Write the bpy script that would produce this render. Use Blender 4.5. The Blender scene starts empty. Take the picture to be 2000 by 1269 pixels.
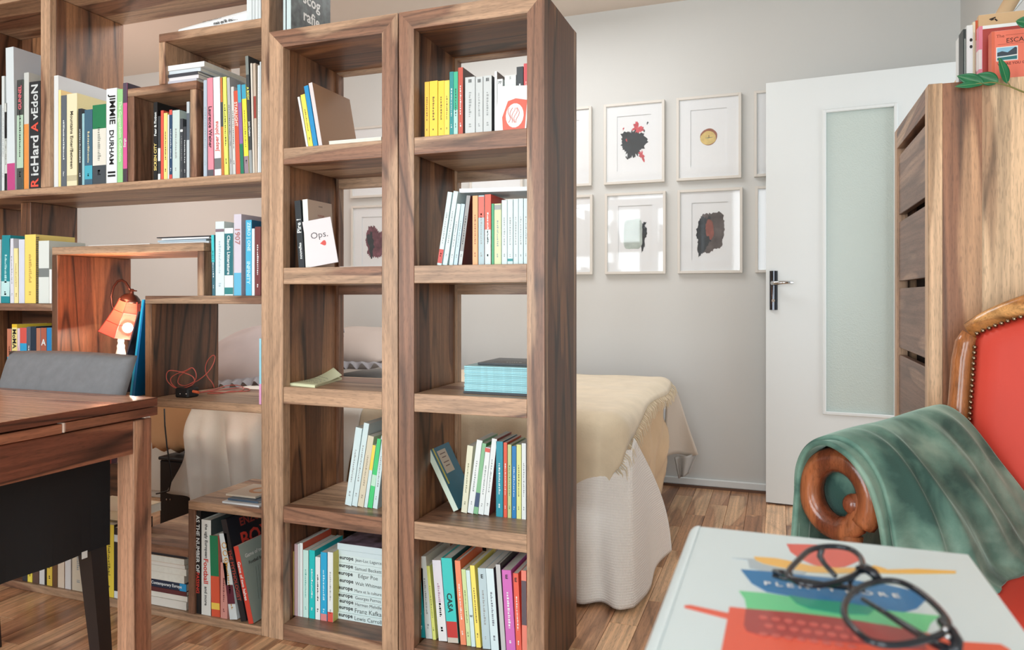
import bpy, bmesh, math, random
from mathutils import Vector, Matrix, noise
C = bpy.context.scene
COL = C.collection
rnd = random.Random(7)

# ------------------------------------------------------------------ camera, sky, lights, exposure
F, CX, CY, EYE, YAW = 1430.0, 1000.0, 580.0, 1.012, math.radians(20)
cam_d = bpy.data.cameras.new('camera')
cam = bpy.data.objects.new('camera', cam_d); COL.objects.link(cam)
cam.location = (0, 0, EYE); cam.rotation_euler = (math.pi / 2, 0, YAW)
cam_d.sensor_width = 36; cam_d.lens = F / 2000 * 36; cam_d.shift_y = -(634.5 - CY) / 2000
cam_d.clip_start = 0.02
cam_d.dof.use_dof = True; cam_d.dof.focus_distance = 2.3; cam_d.dof.aperture_fstop = 8.0
C.camera = cam
C.view_settings.view_transform = 'Standard'; C.view_settings.look = 'None'
C.view_settings.gamma = 1; C.view_settings.use_curve_mapping = False
C.view_settings.exposure = -0.08
world = bpy.data.worlds.new('sky'); C.world = world; world.use_nodes = True
bg = world.node_tree.nodes['Background']
bg.inputs[0].default_value = (0.86, 0.95, 1.0, 1); bg.inputs[1].default_value = 0.6

def area(name, loc, rot, sx, sy, power, col):
    l = bpy.data.lights.new(name, 'AREA'); l.shape = 'RECTANGLE'; l.size = sx; l.size_y = sy
    l.energy = power; l.color = col
    o = bpy.data.objects.new(name, l); COL.objects.link(o); o.location = loc; o.rotation_euler = rot
    return o
# daylight through the two french windows behind the camera, a doorway to the hall, and added fill lights behind the shelves
area('window_daylight', (-2.05, -1.82, 1.28), (math.radians(90), 0, 0), 1.66, 2.2, 108, (0.89, 0.96, 1.0))
area('window_daylight', (0.05, -1.82, 1.28), (math.radians(90), 0, 0), 1.26, 2.2, 68, (0.89, 0.96, 1.0))
area('hall_daylight', (1.62, 3.2, 1.2), (0, math.radians(90), 0), 1.9, 0.7, 15, (0.96, 0.98, 1.0))
area('added_ceiling_fill', (-1.3, 3.0, 2.55), (0, 0, 0), 1.2, 0.9, 25, (0.98, 0.99, 1.0))  # added fill without a lamp body, brightens the space behind the shelves
def point(name, loc, power, col, r=.06):
    l = bpy.data.lights.new(name, 'POINT'); l.energy = power; l.color = col; l.shadow_soft_size = r
    o = bpy.data.objects.new(name, l); COL.objects.link(o); o.location = loc; return o
point('added_warm_fill', (-3.7, 3.0, 1.7), 16, (1.0, .72, .61), .12)  # unseen light added to warm the left wall and ceiling

c20, s20 = math.cos(YAW), math.sin(YAW)
def py(u, v, y):            # point of the plane y = const seen at photo pixel (u, v)
    a = (u - CX) / F; Y = y / (s20 * a + c20)
    return (Y * (c20 * a - s20), y, EYE + (CY - v) / F * Y)
def pz(u, v, z):
    Y = F * (EYE - z) / (v - CY); X = (u - CX) / F * Y
    return (c20 * X - s20 * Y, s20 * X + c20 * Y, z)
def px(u, v, x):
    a = (u - CX) / F; Y = x / (c20 * a - s20)
    return (x, Y * (s20 * a + c20), EYE + (CY - v) / F * Y)
def X(u, y=1.8): return py(u, CY, y)[0]

# ------------------------------------------------------------------ materials
def lin(c):
    return tuple(((x / 255) / 12.92 if x / 255 <= 0.04045 else ((x / 255 + 0.055) / 1.055) ** 2.4) for x in c[:3]) + (1,)
_mats = {}
def mat(rgb, rough=0.5, metal=0.0, name=None, **kw):
    key = (tuple(rgb), rough, metal, tuple(sorted(kw.items())))
    if key in _mats: return _mats[key]
    m = bpy.data.materials.new(name or 'paint'); m.use_nodes = True
    nt = m.node_tree; b = nt.nodes['Principled BSDF']
    b.inputs['Roughness'].default_value = rough; b.inputs['Metallic'].default_value = metal
    c = lin(rgb)
    b.inputs['Base Color'].default_value = c
    var = kw.get('var', 0.0)
    if var:
        tc = nt.nodes.new('ShaderNodeTexCoord'); n = nt.nodes.new('ShaderNodeTexNoise')
        n.inputs['Scale'].default_value = kw.get('scale', 6.0); n.inputs['Detail'].default_value = 5
        nt.links.new(tc.outputs['Object'], n.inputs['Vector'])
        r = nt.nodes.new('ShaderNodeValToRGB'); nt.links.new(n.outputs['Fac'], r.inputs[0])
        r.color_ramp.elements[0].position = 0.3; r.color_ramp.elements[1].position = 0.7
        r.color_ramp.elements[0].color = tuple(x * (1 - var) for x in c[:3]) + (1,)
        r.color_ramp.elements[1].color = tuple(min(1, x * (1 + var)) for x in c[:3]) + (1,)
        nt.links.new(r.outputs[0], b.inputs['Base Color'])
    if kw.get('sheen'):
        b.inputs['Sheen Weight'].default_value = kw['sheen']; b.inputs['Sheen Roughness'].default_value = 0.4
    if kw.get('bump'):
        tc = nt.nodes.new('ShaderNodeTexCoord'); n = nt.nodes.new('ShaderNodeTexNoise')
        n.inputs['Scale'].default_value = kw.get('bscale', 300.0); n.inputs['Detail'].default_value = 3
        nt.links.new(tc.outputs['Object'], n.inputs['Vector'])
        bp = nt.nodes.new('ShaderNodeBump'); bp.inputs['Strength'].default_value = kw['bump']; bp.inputs['Distance'].default_value = kw.get('bdist', 0.002)
        nt.links.new(n.outputs['Fac'], bp.inputs['Height']); nt.links.new(bp.outputs[0], b.inputs['Normal'])
    if kw.get('trans'):
        b.inputs['Transmission Weight'].default_value = kw['trans']
    if kw.get('emit'):
        b.inputs['Emission Color'].default_value = lin(kw.get('ecol', rgb)); b.inputs['Emission Strength'].default_value = kw['emit']
    _mats[key] = m
    return m

def wood(name, axis, heart, sap, bal=.5, rough=0.42, ring=14.0, seg=1.0, dark=.5):
    """heartwood and sapwood zones with a fairly sharp border, cathedral ring lines, streaks and pores, all along one axis"""
    m = bpy.data.materials.new(name); m.use_nodes = True
    nt = m.node_tree; N = nt.nodes.new; L = nt.links.new; b = nt.nodes['Principled BSDF']
    def math_(op, x, y=None, z=None):
        n = N('ShaderNodeMath'); n.operation = op
        for k, q in enumerate((x, y, z)):
            if q is None: continue
            if isinstance(q, (int, float)): n.inputs[k].default_value = q
            else: L(q, n.inputs[k])
        return n.outputs[0]
    tc = N('ShaderNodeTexCoord'); oi = N('ShaderNodeObjectInfo')
    mul = N('ShaderNodeVectorMath'); mul.operation = 'SCALE'; mul.inputs[0].default_value = (17.3, 31.7, 23.1)
    L(oi.outputs['Random'], mul.inputs['Scale'])
    add = N('ShaderNodeVectorMath'); L(tc.outputs['Object'], add.inputs[0]); L(mul.outputs[0], add.inputs[1])
    def nz(st, scale, det, dist=0.0):
        mp = N('ShaderNodeMapping'); s = [1.0, 1.0, 1.0]; s['xyz'.index(axis)] = st
        mp.inputs['Scale'].default_value = s; L(add.outputs[0], mp.inputs['Vector'])
        n = N('ShaderNodeTexNoise'); n.inputs['Scale'].default_value = scale; n.inputs['Detail'].default_value = det; n.inputs['Distortion'].default_value = dist
        L(mp.outputs[0], n.inputs['Vector']); return n.outputs['Fac']
    zone = math_('ADD', nz(.13, 9 * seg, 1.5, .5), math_('MULTIPLY_ADD', oi.outputs['Random'], .12, bal - .56))
    mr = N('ShaderNodeMapRange'); mr.interpolation_type = 'SMOOTHSTEP'; mr.inputs['From Min'].default_value = .475; mr.inputs['From Max'].default_value = .535; L(zone, mr.inputs['Value'])
    sapw = mr.outputs[0]
    rings = math_('MULTIPLY_ADD', math_('SINE', math_('MULTIPLY', nz(.12, 5.0 * seg, 1.2, .3), ring * 6.283)), .5, .5)
    rings = math_('POWER', rings, 8.0)
    edge = math_('MAXIMUM', 0.0, math_('SUBTRACT', 1.0, math_('MULTIPLY', math_('ABSOLUTE', math_('SUBTRACT', zone, .49)), 38.0)))
    streak = nz(.026, 92, 3.0); pores = nz(.09, 420, 1.0)
    def ramp(x, a0, a1, b0, b1):
        q = N('ShaderNodeMapRange'); L(x, q.inputs['Value'])
        for k_, v_ in (('From Min', a0), ('From Max', a1), ('To Min', b0), ('To Max', b1)): q.inputs[k_].default_value = v_
        return q.outputs[0]
    mix = N('ShaderNodeMix'); mix.data_type = 'RGBA'; mix.inputs[6].default_value = lin(heart); mix.inputs[7].default_value = lin(sap); L(sapw, mix.inputs[0])
    dk = math_('MULTIPLY', rings, math_('MULTIPLY_ADD', sapw, -.24 * dark * 2.2, .42 * dark * 2.2))        # rings show most in the heartwood
    val = math_('SUBTRACT', math_('SUBTRACT', 1.0, dk), math_('MULTIPLY', edge, .16))
    val = math_('MULTIPLY', val, ramp(streak, .34, .66, .74, 1.2))
    val = math_('MULTIPLY', val, ramp(pores, .36, .46, .80, 1.03))
    val = math_('MULTIPLY', val, math_('MULTIPLY_ADD', oi.outputs['Random'], .2, .9))
    mm = N('ShaderNodeMix'); mm.data_type = 'RGBA'; mm.blend_type = 'MULTIPLY'; mm.inputs[0].default_value = 1.0
    L(mix.outputs[2], mm.inputs[6]); L(val, mm.inputs[7]); L(mm.outputs[2], b.inputs['Base Color'])
    b.inputs['Roughness'].default_value = rough
    bp = N('ShaderNodeBump'); bp.inputs['Strength'].default_value = 0.1; bp.inputs['Distance'].default_value = 0.001
    L(pores, bp.inputs['Height']); L(bp.outputs[0], b.inputs['Normal'])
    return m
SH_, SS_ = (136, 98, 76), (174, 141, 113)
WX = wood('sheesham_along_x', 'x', SH_, SS_, .52)
WY = wood('sheesham_along_y', 'y', SH_, SS_, .5)
WZ = wood('sheesham_along_z', 'z', SH_, SS_, .52)
DZ = wood('sheesham_panel', 'z', (108, 70, 47), (148, 103, 70), .47, ring=10, dark=.8)
DX = wood('sheesham_panel_across', 'x', (108, 70, 47), (148, 103, 70), .47, ring=10, dark=.8)
CZ = wood('sheesham_chest_heart', 'z', (146, 100, 72), (188, 146, 110), .44, ring=12, seg=.8)
CZ2 = wood('sheesham_chest_sap', 'z', (172, 136, 104), (210, 178, 142), .52, ring=11, seg=.8, dark=.5)
CY_ = wood('sheesham_drawer', 'y', (122, 94, 78), (150, 120, 100), .48, ring=5, dark=.2)
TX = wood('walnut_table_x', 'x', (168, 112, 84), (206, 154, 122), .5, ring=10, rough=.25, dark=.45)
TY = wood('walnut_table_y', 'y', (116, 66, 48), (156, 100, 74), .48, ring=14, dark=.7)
TZ = wood('walnut_table_z', 'z', (154, 104, 80), (196, 150, 120), .5, ring=9)
OAK = wood('parquet_oak', 'y', (186, 138, 102), (216, 174, 134), .5, ring=8, rough=0.3, dark=.4)
OAK2 = wood('parquet_oak_dark', 'y', (158, 112, 82), (192, 146, 110), .5, ring=8, rough=0.3, dark=.4)
MAHP = wood('polished_walnut_post', 'z', (160, 100, 58), (200, 142, 90), .5, ring=5, rough=.18)
MAH = wood('polished_mahogany', 'z', (112, 58, 36), (150, 88, 54), .5, ring=5, rough=0.18)
MAHX = wood('polished_walnut_rail', 'x', (176, 118, 66), (210, 156, 96), .5, ring=5, rough=0.2)

WALL = mat((211, 212, 209), 0.85, name='wall_paint', var=0.012, scale=1.2, bump=0.12, bscale=60)
CEIL = mat((220, 208, 196), 0.9, name='ceiling_paint')
WHITE = mat((224, 230, 230), 0.45, name='white_lacquer')
FRAMEW = mat((218, 214, 206), 0.5, name='white_frame_lacquer')
PAGE = mat((222, 220, 208), 0.8, name='paper_pages', var=0.04, scale=90)
BLACK = mat((22, 24, 27), 0.5, name='black_plastic')

# ------------------------------------------------------------------ objects
def empty(name, loc=(0, 0, 0), rot=(0, 0, 0), parent=None):
    o = bpy.data.objects.new(name, None); COL.objects.link(o); o.empty_display_size = 0.05
    o.location = loc; o.rotation_euler = rot
    if parent: o.parent = parent
    return o
def tag(o, label=None, cat=None, group=None, kind=None):
    if label: o['label'] = label
    if cat: o['category'] = cat
    if group: o['group'] = group
    if kind: o['kind'] = kind
    return o
def thing(name, label, cat, loc=(0, 0, 0), rot=(0, 0, 0), group=None):
    return tag(empty(name, loc, rot), label, cat, group)
def wloc(o):
    v = Vector((0, 0, 0))
    while o: v += o.location; o = o.parent
    return v
class MB:
    def __init__(s): s.bm = bmesh.new()
    def box(s, x0, x1, y0, y1, z0, z1, bev=0.0, mx=None):
        t = bmesh.new()
        vs = [t.verts.new((x, y, z)) for x in (x0, x1) for y in (y0, y1) for z in (z0, z1)]
        for f in ((0, 1, 3, 2), (4, 6, 7, 5), (0, 4, 5, 1), (2, 3, 7, 6), (0, 2, 6, 4), (1, 5, 7, 3)): t.faces.new([vs[i] for i in f])
        if bev: bmesh.ops.bevel(t, geom=t.edges[:], offset=bev, segments=1, affect='EDGES', profile=0.5)
        s.add(t, mx); return s
    def add(s, t, mx=None):
        if mx: bmesh.ops.transform(t, matrix=mx, verts=t.verts[:])
        mp = {v: s.bm.verts.new(v.co) for v in t.verts}
        for f in t.faces:
            try: s.bm.faces.new([mp[v] for v in f.verts])
            except ValueError: pass
        t.free()
    def prism(s, poly, d, lift=None):        # polygon points (3d), extruded along vector d
        d = Vector(d); n = len(poly)
        a = [s.bm.verts.new(p) for p in poly]; b = [s.bm.verts.new(Vector(p) + d) for p in poly]
        s.bm.faces.new(a); s.bm.faces.new(b[::-1])
        for i in range(n): s.bm.faces.new([a[(i + 1) % n], a[i], b[i], b[(i + 1) % n]])
        return s
    def tube(s, pts, r, n=8, closed=False, cap=True):
        pts = [Vector(p) for p in pts]; m = len(pts); rings = []
        up = Vector((0.13, 0.31, 0.94)).normalized()
        for i, p in enumerate(pts):
            if closed: d = pts[(i + 1) % m] - pts[i - 1]
            else: d = pts[min(i + 1, m - 1)] - pts[max(i - 1, 0)]
            d.normalize(); a = up - d * up.dot(d)
            if a.length < 0.05: a = Vector((1, 0, 0)) - d * d.x
            a.normalize(); b = d.cross(a); up = a
            rr = r[i] if isinstance(r, (list, tuple)) else r
            rings.append([s.bm.verts.new(p + (a * math.cos(2 * math.pi * k / n) + b * math.sin(2 * math.pi * k / n)) * rr) for k in range(n)])
        for i in range(m if closed else m - 1):
            A, B = rings[i], rings[(i + 1) % m]
            if closed and i == m - 1:
                j = min(range(n), key=lambda q: (A[0].co - B[q].co).length); B = B[j:] + B[:j]
            for k in range(n): s.bm.faces.new([A[k], A[(k + 1) % n], B[(k + 1) % n], B[k]])
        if cap and not closed: s.bm.faces.new(rings[0][::-1]); s.bm.faces.new(rings[-1])
        return s
    def lathe(s, prof, n=20, mx=None, sq=1.0, cap=True):   # profile [(r, z)] around z
        t = bmesh.new(); rings = []
        for r, z in prof: rings.append([t.verts.new((r * math.cos(2 * math.pi * k / n), r * sq * math.sin(2 * math.pi * k / n), z)) for k in range(n)])
        for A, B in zip(rings, rings[1:]):
            for k in range(n): t.faces.new([A[k], A[(k + 1) % n], B[(k + 1) % n], B[k]])
        if cap and prof[0][0] > 1e-4: t.faces.new(rings[0][::-1])
        if cap and prof[-1][0] > 1e-4: t.faces.new(rings[-1])
        s.add(t, mx); return s
    def ball(s, c, r, u=10, v=7, sc=(1, 1, 1)):
        t = bmesh.new(); bmesh.ops.create_uvsphere(t, u_segments=u, v_segments=v, radius=r)
        s.add(t, Matrix.Translation(c) @ Matrix.Diagonal((sc[0], sc[1], sc[2], 1))); return s
    def grid(s, fn, nu, nv):
        g = [[s.bm.verts.new(fn(i / nu, j / nv)) for j in range(nv + 1)] for i in range(nu + 1)]
        for i in range(nu):
            for j in range(nv): s.bm.faces.new([g[i][j], g[i + 1][j], g[i + 1][j + 1], g[i][j + 1]])
        return s
    def build(s, name, m, parent=None, smooth=False, local=False, thick=0.0, sub=0, off=0.0):
        me = bpy.data.meshes.new(name)
        if parent and not local: bmesh.ops.translate(s.bm, verts=s.bm.verts[:], vec=-wloc(parent))
        bmesh.ops.recalc_face_normals(s.bm, faces=s.bm.faces[:])
        s.bm.to_mesh(me); s.bm.free(); me.materials.append(m)
        if smooth: me.polygons.foreach_set('use_smooth', [True] * len(me.polygons))
        o = bpy.data.objects.new(name, me); COL.objects.link(o)
        if parent: o.parent = parent
        if thick:
            md = o.modifiers.new('thickness', 'SOLIDIFY'); md.thickness = thick; md.offset = off
        if sub:
            md = o.modifiers.new('smooth', 'SUBSURF'); md.levels = sub; md.render_levels = sub
        return o
def board(name, parent, x0, x1, y0, y1, z0, z1, m, bev=0.0015):
    return MB().box(x0, x1, y0, y1, z0, z1, bev).build(name, m, parent)

_txt = {}
def text_geo(s, bold=False):
    """(verts, faces, width, height): lettering of unit size, centred on the origin"""
    key = (s, bold)
    if key in _txt: return _txt[key]
    cu = bpy.data.curves.new('lettering', 'FONT'); cu.body = s; cu.size = 1.0; cu.resolution_u = 2
    if bold: cu.offset = 0.022
    o = bpy.data.objects.new('lettering', cu); COL.objects.link(o)
    dg = bpy.context.evaluated_depsgraph_get(); me = o.evaluated_get(dg).to_mesh()
    vs = [v.co.copy() for v in me.vertices]; fs = [tuple(p.vertices) for p in me.polygons]
    o.evaluated_get(dg).to_mesh_clear(); bpy.data.objects.remove(o); bpy.data.curves.remove(cu)
    if not vs: vs = [Vector((0, 0, 0))]
    x0, x1 = min(v.x for v in vs), max(v.x for v in vs); y0, y1 = min(v.y for v in vs), max(v.y for v in vs)
    vs = [Vector((v.x - (x0 + x1) / 2, v.y - (y0 + y1) / 2, 0)) for v in vs]
    _txt[key] = (vs, fs, x1 - x0, y1 - y0); return _txt[key]
def lettering(s, length, hmax, origin, right, up, m, parent, name='title', bold=False, local=True, lift=0.0004):
    """text centred at origin, running along `right`; no longer than length, no taller than hmax"""
    vs, fs, w, h = text_geo(s, bold)
    k = min(length / max(w, 1e-6), hmax / max(h, 1e-6))
    right, up = Vector(right).normalized(), Vector(up).normalized(); nrm = right.cross(up)
    me = bpy.data.meshes.new(name)
    O = Vector(origin) + nrm * lift
    if parent and not local: O = O - wloc(parent)
    me.from_pydata([O + right * (v.x * k) + up * (v.y * k) for v in vs], [], fs); me.materials.append(m)
    o = bpy.data.objects.new(name, me); COL.objects.link(o)
    if parent: o.parent = parent
    return o
def flat(name, pts, m, parent=None, local=False, t=0.0004, nrm=(0, 0, 1)):
    """thin printed or glued patch with its own small thickness"""
    return MB().prism(pts, Vector(nrm) * t).build(name, m, parent, local=local)
# ------------------------------------------------------------------ the room
YW, XR, XL, YB, ZC = 4.0, 0.813, -4.85, -1.65, 2.6
def structure(o): return tag(o, kind='structure')
structure(MB().box(XL - .12, XR + .12, YW, YW + .12, 0, ZC).build('wall_back', WALL))
mb = MB(); d0, d1, dh = 2.86, 3.72, 2.06                       # doorway in the side wall
mb.box(XR, XR + .12, YB, d0, 0, ZC); mb.box(XR, XR + .12, d1, YW, 0, ZC); mb.box(XR, XR + .12, d0, d1, dh, ZC)
structure(mb.build('wall_right', WALL))
structure(MB().box(XL - .12, XL, YB, YW, 0, ZC).build('wall_left', WALL))
mb = MB(); z0, z1 = .15, 2.42                                     # wall behind the camera with two window openings
xs = [XL - .12, -2.9, -1.2, -.6, .7, XR + .12]
for i in (0, 2, 4): mb.box(xs[i], xs[i + 1], YB - .12, YB, 0, ZC)
for i in (1, 3): mb.box(xs[i], xs[i + 1], YB - .12, YB, 0, z0); mb.box(xs[i], xs[i + 1], YB - .12, YB, z1, ZC)
structure(mb.build('wall_front', WALL))
structure(MB().box(XL - .12, XR + .12, YB - .12, YW + .12, ZC, ZC + .1).build('ceiling', CEIL))
for n, (a, b) in enumerate(((-2.9, -1.2), (-.6, .7))):
    w = MB(); m_ = (a + b) / 2
    for x in (a, m_ - .03, b - .06): w.box(x, x + .06, YB - .1, YB - .04, z0, z1)
    for z in (z0, z1 - .06): w.box(a, b, YB - .1, YB - .04, z, z + .06)
    structure(w.build('window_%d' % (n + 1), WHITE))
fl = structure(MB().box(XL - .12, XR + 1.2, YB - .12, YW + .12, -.06, -.012).build('floor', mat((58, 40, 28), .7)))
# parquet: strips that run towards the back wall, staggered, each a piece of its own where the photo shows them
PW, PL = .088, .52
shared = []
for k in range(2):
    me_o = MB().box(.0006, PW - .0006, .0006, PL - .0006, -.012, 0, .0012).build('plank', (OAK, OAK2)[k], fl, local=True); shared.append(me_o.data); bpy.data.objects.remove(me_o)
cand = []; ix = 0
x = -3.4
while x < .75:
    y = .75 - (ix * .317) % PL
    while y < 3.98:
        cx, cy = x + PW / 2, y + PL / 2
        Yc = -s20 * cx + c20 * cy
        if Yc > .3:
            u = CX + F * (c20 * cx + s20 * cy) / Yc; v = CY + F * EYE / Yc
            seen = -30 < u < 2030 and v < 1330 and ((1090 < u < 1600 and v > 900) or (u < 1090 and v > 1120 + .1 * (u - 0) - 20))
            cand.append((0 if seen else 1, Yc, x, y))
        y += PL
    x += PW; ix += 1
cand.sort(); rest = MB()
for k, (_, Yc, x, y) in enumerate(cand):
    if k < 285 and _ == 0:
        o = bpy.data.objects.new('plank', shared[0 if rnd.random() < .72 else 1]); COL.objects.link(o); o.parent = fl; o.location = (x, y, 0)
    else: rest.box(x + .0006, x + PW - .0006, y + .0006, min(y + PL, 3.995) - .0006, -.012, 0)
x = XL
while x < XR:
    rest.box(x, min(x + PW, XR) - .0012, YB, .22, -.012, 0); x += PW
rest.box(-4.85, -3.41, .24, 3.99, -.012, 0); rest.box(.77, 2.0, .24, 3.99, -.012, 0)
tag(rest.build('planks', OAK, fl), kind='stuff')
bb = MB().box(XL, XR, 3.985, 4.0, .012, .05, .004).build('baseboard_back', WHITE); structure(bb)
MB().box(XL, XR, 3.982, 4.0, 0, .012).build('shoe_strip', mat((104, 72, 52), .5), bb)
structure(MB().box(XR - .012, XR, d1 + .08, 3.985, .0, .05, .003).build('baseboard_right', WHITE))
tr = MB(); tr.box(XR - .014, XR, d0 - .07, d0, 0, dh + .07, .003); tr.box(XR - .014, XR, d1, d1 + .07, 0, dh + .07, .003); tr.box(XR - .014, XR, d0, d1, dh, dh + .07, .003)
structure(tr.build('trim_1', WHITE))
# door, open into the room, nearly flat against the back wall
P0 = Vector(pz(1496, 980, 0.008)); hinge = Vector((.795, 3.735, .008))
dv = (hinge - P0); dw = dv.length; rot = math.atan2(dv.y, dv.x)
door = structure(empty('door_1', P0, (0, 0, rot)))
DH = 2.052
def door_x(u, v=580):      # local x along the leaf for a pixel column
    a = (u - CX) / F; d = Vector((c20 * a - s20, s20 * a + c20)); e = Vector((math.cos(rot), math.sin(rot)))
    det = d.x * -e.y + d.y * e.x
    return (d.x * P0.y - d.y * P0.x) / det, (P0.y * e.x - P0.x * e.y) / det
def door_xz(u, v):
    lx, t = door_x(u); return lx, EYE + (CY - v) / F * t - .008
gx0, gz1 = door_xz(1612, 219); gx1, gz0 = door_xz(1742, 812)
gxr = gx1 + .012
lf = MB(); lf.box(0, gx0, 0, .04, 0, DH); lf.box(gxr, dw, 0, .04, 0, DH); lf.box(gx0, gxr, 0, .04, 0, gz0); lf.box(gx0, gxr, 0, .04, gz1, DH)
lf.build('leaf', WHITE, door, local=True)
bd = MB(); w_ = .012
for a in ((gx0 - w_, gx0 + .004, gz0 - w_, gz1 + w_), (gxr - .004, gxr + w_, gz0 - w_, gz1 + w_)): bd.box(a[0], a[1], -.008, .006, a[2], a[3], .003)
for a in ((gx0, gxr, gz0 - w_, gz0 + .004), (gx0, gxr, gz1 - .004, gz1 + w_)): bd.box(a[0], a[1], -.008, .006, a[2], a[3], .003)
bd.build('glazing_bead', WHITE, door, local=True)
gm = bpy.data.materials.new('frosted_glass'); gm.use_nodes = True; gb = gm.node_tree.nodes['Principled BSDF']
gb.inputs['Base Color'].default_value = lin((214, 228, 222)); gb.inputs['Roughness'].default_value = .35; gb.inputs['Transmission Weight'].default_value = .25
nn = gm.node_tree.nodes.new('ShaderNodeTexVoronoi'); nn.inputs['Scale'].default_value = 160
tc_ = gm.node_tree.nodes.new('ShaderNodeTexCoord'); gm.node_tree.links.new(tc_.outputs['Object'], nn.inputs['Vector'])
bp_ = gm.node_tree.nodes.new('ShaderNodeBump'); bp_.inputs['Strength'].default_value = .35; bp_.inputs['Distance'].default_value = .002
gm.node_tree.links.new(nn.outputs['Distance'], bp_.inputs['Height']); gm.node_tree.links.new(bp_.outputs[0], gb.inputs['Normal'])
MB().box(gx0 - .002, gxr + .002, .012, .02, gz0 - .002, gz1 + .002).build('glass_pane', gm, door, local=True)
CHROME = mat((200, 202, 204), .08, 1.0, 'chrome'); DCHROME = mat((70, 72, 76), .12, 1.0, 'dark_chrome')
hx0, hz1 = door_xz(1503, 529); hx1, hz0 = door_xz(1519, 605)
pl = MB(); cxp = (hx0 + hx1) / 2; prof = []
for k in range(13):
    a = math.pi * k / 12; prof.append((cxp - .5 * (hx1 - hx0) * math.cos(a), -.016 * math.sin(a), hz0))
pl.prism(prof, (0, 0, hz1 - hz0)); hpl = pl.build('handle_plate', DCHROME, door, local=True, smooth=False)
lx, lz = door_xz(1511, 553); ex, ez = door_xz(1551, 552)
MB().tube([(lx, -.005, lz), (lx, -.05, lz), (lx + .012, -.058, lz), (lx + .05, -.06, lz + .002), (ex, -.058, lz + .002)], [.011, .011, .010, .0085, .006], 10).build('lever', CHROME, hpl, local=True, smooth=True)
MB().tube([(lx, -.012, hz0 + .045), (lx, -.02, hz0 + .045)], .008, 10).build('lock_cylinder', CHROME, hpl, local=True)

# ------------------------------------------------------------------ tower bookcases
SHZ = [(.0, .047), (.347, .395), (.697, .747), (1.05, 1.0985), (1.403, 1.451)]
def tower(u0, u1, uin0, uin1, label):
    x0, x1, a0, a1 = X(u0), X(u1), X(uin0), X(uin1)
    t = thing('tower_bookcase', label, 'bookcase', ((x0 + x1) / 2, 1.96, 0)); H = 1.8; Y0, Y1 = 1.8, 2.12
    s = a0 - x0; zt = 1.75
    for (p, q) in ((x0, a0), (x1, a1)):                        # front stiles and top rail meet in a mitre
        MB().prism([(p, Y0, 0), (q, Y0, 0), (q, Y0, zt), (p, Y0, H)], (0, .032, 0)).build('front_stile', WZ, t)
        MB().prism([(p, Y1 - .03, 0), (q, Y1 - .03, 0), (q, Y1 - .03, zt), (p, Y1 - .03, H)], (0, .03, 0)).build('back_stile', WZ, t)
    MB().prism([(x0, Y0, H), (a0, Y0, zt), (a1, Y0, zt), (x1, Y0, H)], (0, .032, 0)).build('top_rail', WX, t)
    MB().prism([(x0, Y1 - .03, H), (a0, Y1 - .03, zt), (a1, Y1 - .03, zt), (x1, Y1 - .03, H)], (0, .03, 0)).build('back_rail', WX, t)
    board('side_panel', t, x0, x0 + s - .009, Y0 + .032, Y1 - .03, 0, H - .001, DZ, 0)
    board('side_panel', t, x1 - s + .009, x1, Y0 + .032, Y1 - .03, 0, H - .001, DZ, 0)
    board('top_board', t, x0 + s - .009, x1 - s + .009, Y0 + .032, Y1 - .03, zt + .008, H - .001, DX, 0)
    for i, (b, z) in enumerate(SHZ):
        board('shelf', t, a0 + .0004, a1 - .0004, Y0 + .0006, Y1 - .0305, b + (.0 if i else .001), z, WX, .0012)
        if i: board('back_rail', t, a0, a1, Y1 - .029, Y1 - .002, b - .03, z - .002, WX, 0)
    return t
tower(525.8, 776.6, 553, 746, 'tall narrow tower bookcase of five open cells, between stepped bookcase and end tower')
tower(779.2, 1063, 808.3, 1029.3, 'tall narrow tower bookcase at the end of the row, its dark side panel exposed')

# ------------------------------------------------------------------ stepped bookcase
SB = thing('stepped_bookcase', 'wide stepped sheesham bookcase of boxes and niches joined to the towers', 'bookcase', (-2.2, 1.95, 0))
Y0, Y1 = 1.8, 2.1
xr0, xr1 = X(510), X(525.2)
board('side_stile', SB, xr0, xr1, Y0, Y1, 0, 2.3, WZ)
board('column', SB, X(79), X(96.8), Y0 + .0255, Y1, 1.386, 2.039, DZ)
board('front_stile', SB, X(79), X(96.8), Y0 + .0004, Y0 + .025, 1.386, 2.039, WZ)
board('top_board', SB, -3.1, xr0, Y0, Y1, 2.04, 2.075, WX)
board('main_shelf', SB, -3.1, xr0 - .0004, Y0, Y1, 1.358, 1.385, WX)
board('side_panel', SB, -2.875, -2.845, Y0 + .01, Y1, 1.386, 2.039, DZ)
board('back_panel', SB, -2.84, -2.60, Y1 - .02, Y1, 1.386, 2.039, DZ, 0)
board('side_panel', SB, -2.875, -2.845, Y0 + .01, Y1, .026, 1.357, DZ)
board('divider', SB, -2.602, -2.552, 1.9, 2.09, .991, 1.357, DZ)
board('shelf', SB, -2.844, X(101.2) - .0004, Y0, Y1, .965, .99, WX)                       # small shelf above the guide books
board('shelf', SB, -2.844, X(101.2) - .0004, Y0, Y1, .655, .68, WX)
board('back_panel', SB, -2.84, X(101.2) - .002, Y1 - .02, Y1, .681, .964, DX, 0)
xc0, xc1, xc2, xc3 = X(101.2), X(112), X(385), X(397.6)
board('box_side', SB, xc0, xc1, Y0, Y1, .69, 1.1545, DZ)                                   # lamp niche
board('box_side', SB, xc2, xc3, Y0, Y1, 1.0165, 1.1545, WZ)
board('box_top', SB, xc0, xc3, Y0, Y1, 1.155, 1.181, WX)
xd0, xd1 = X(283), X(295)
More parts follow.
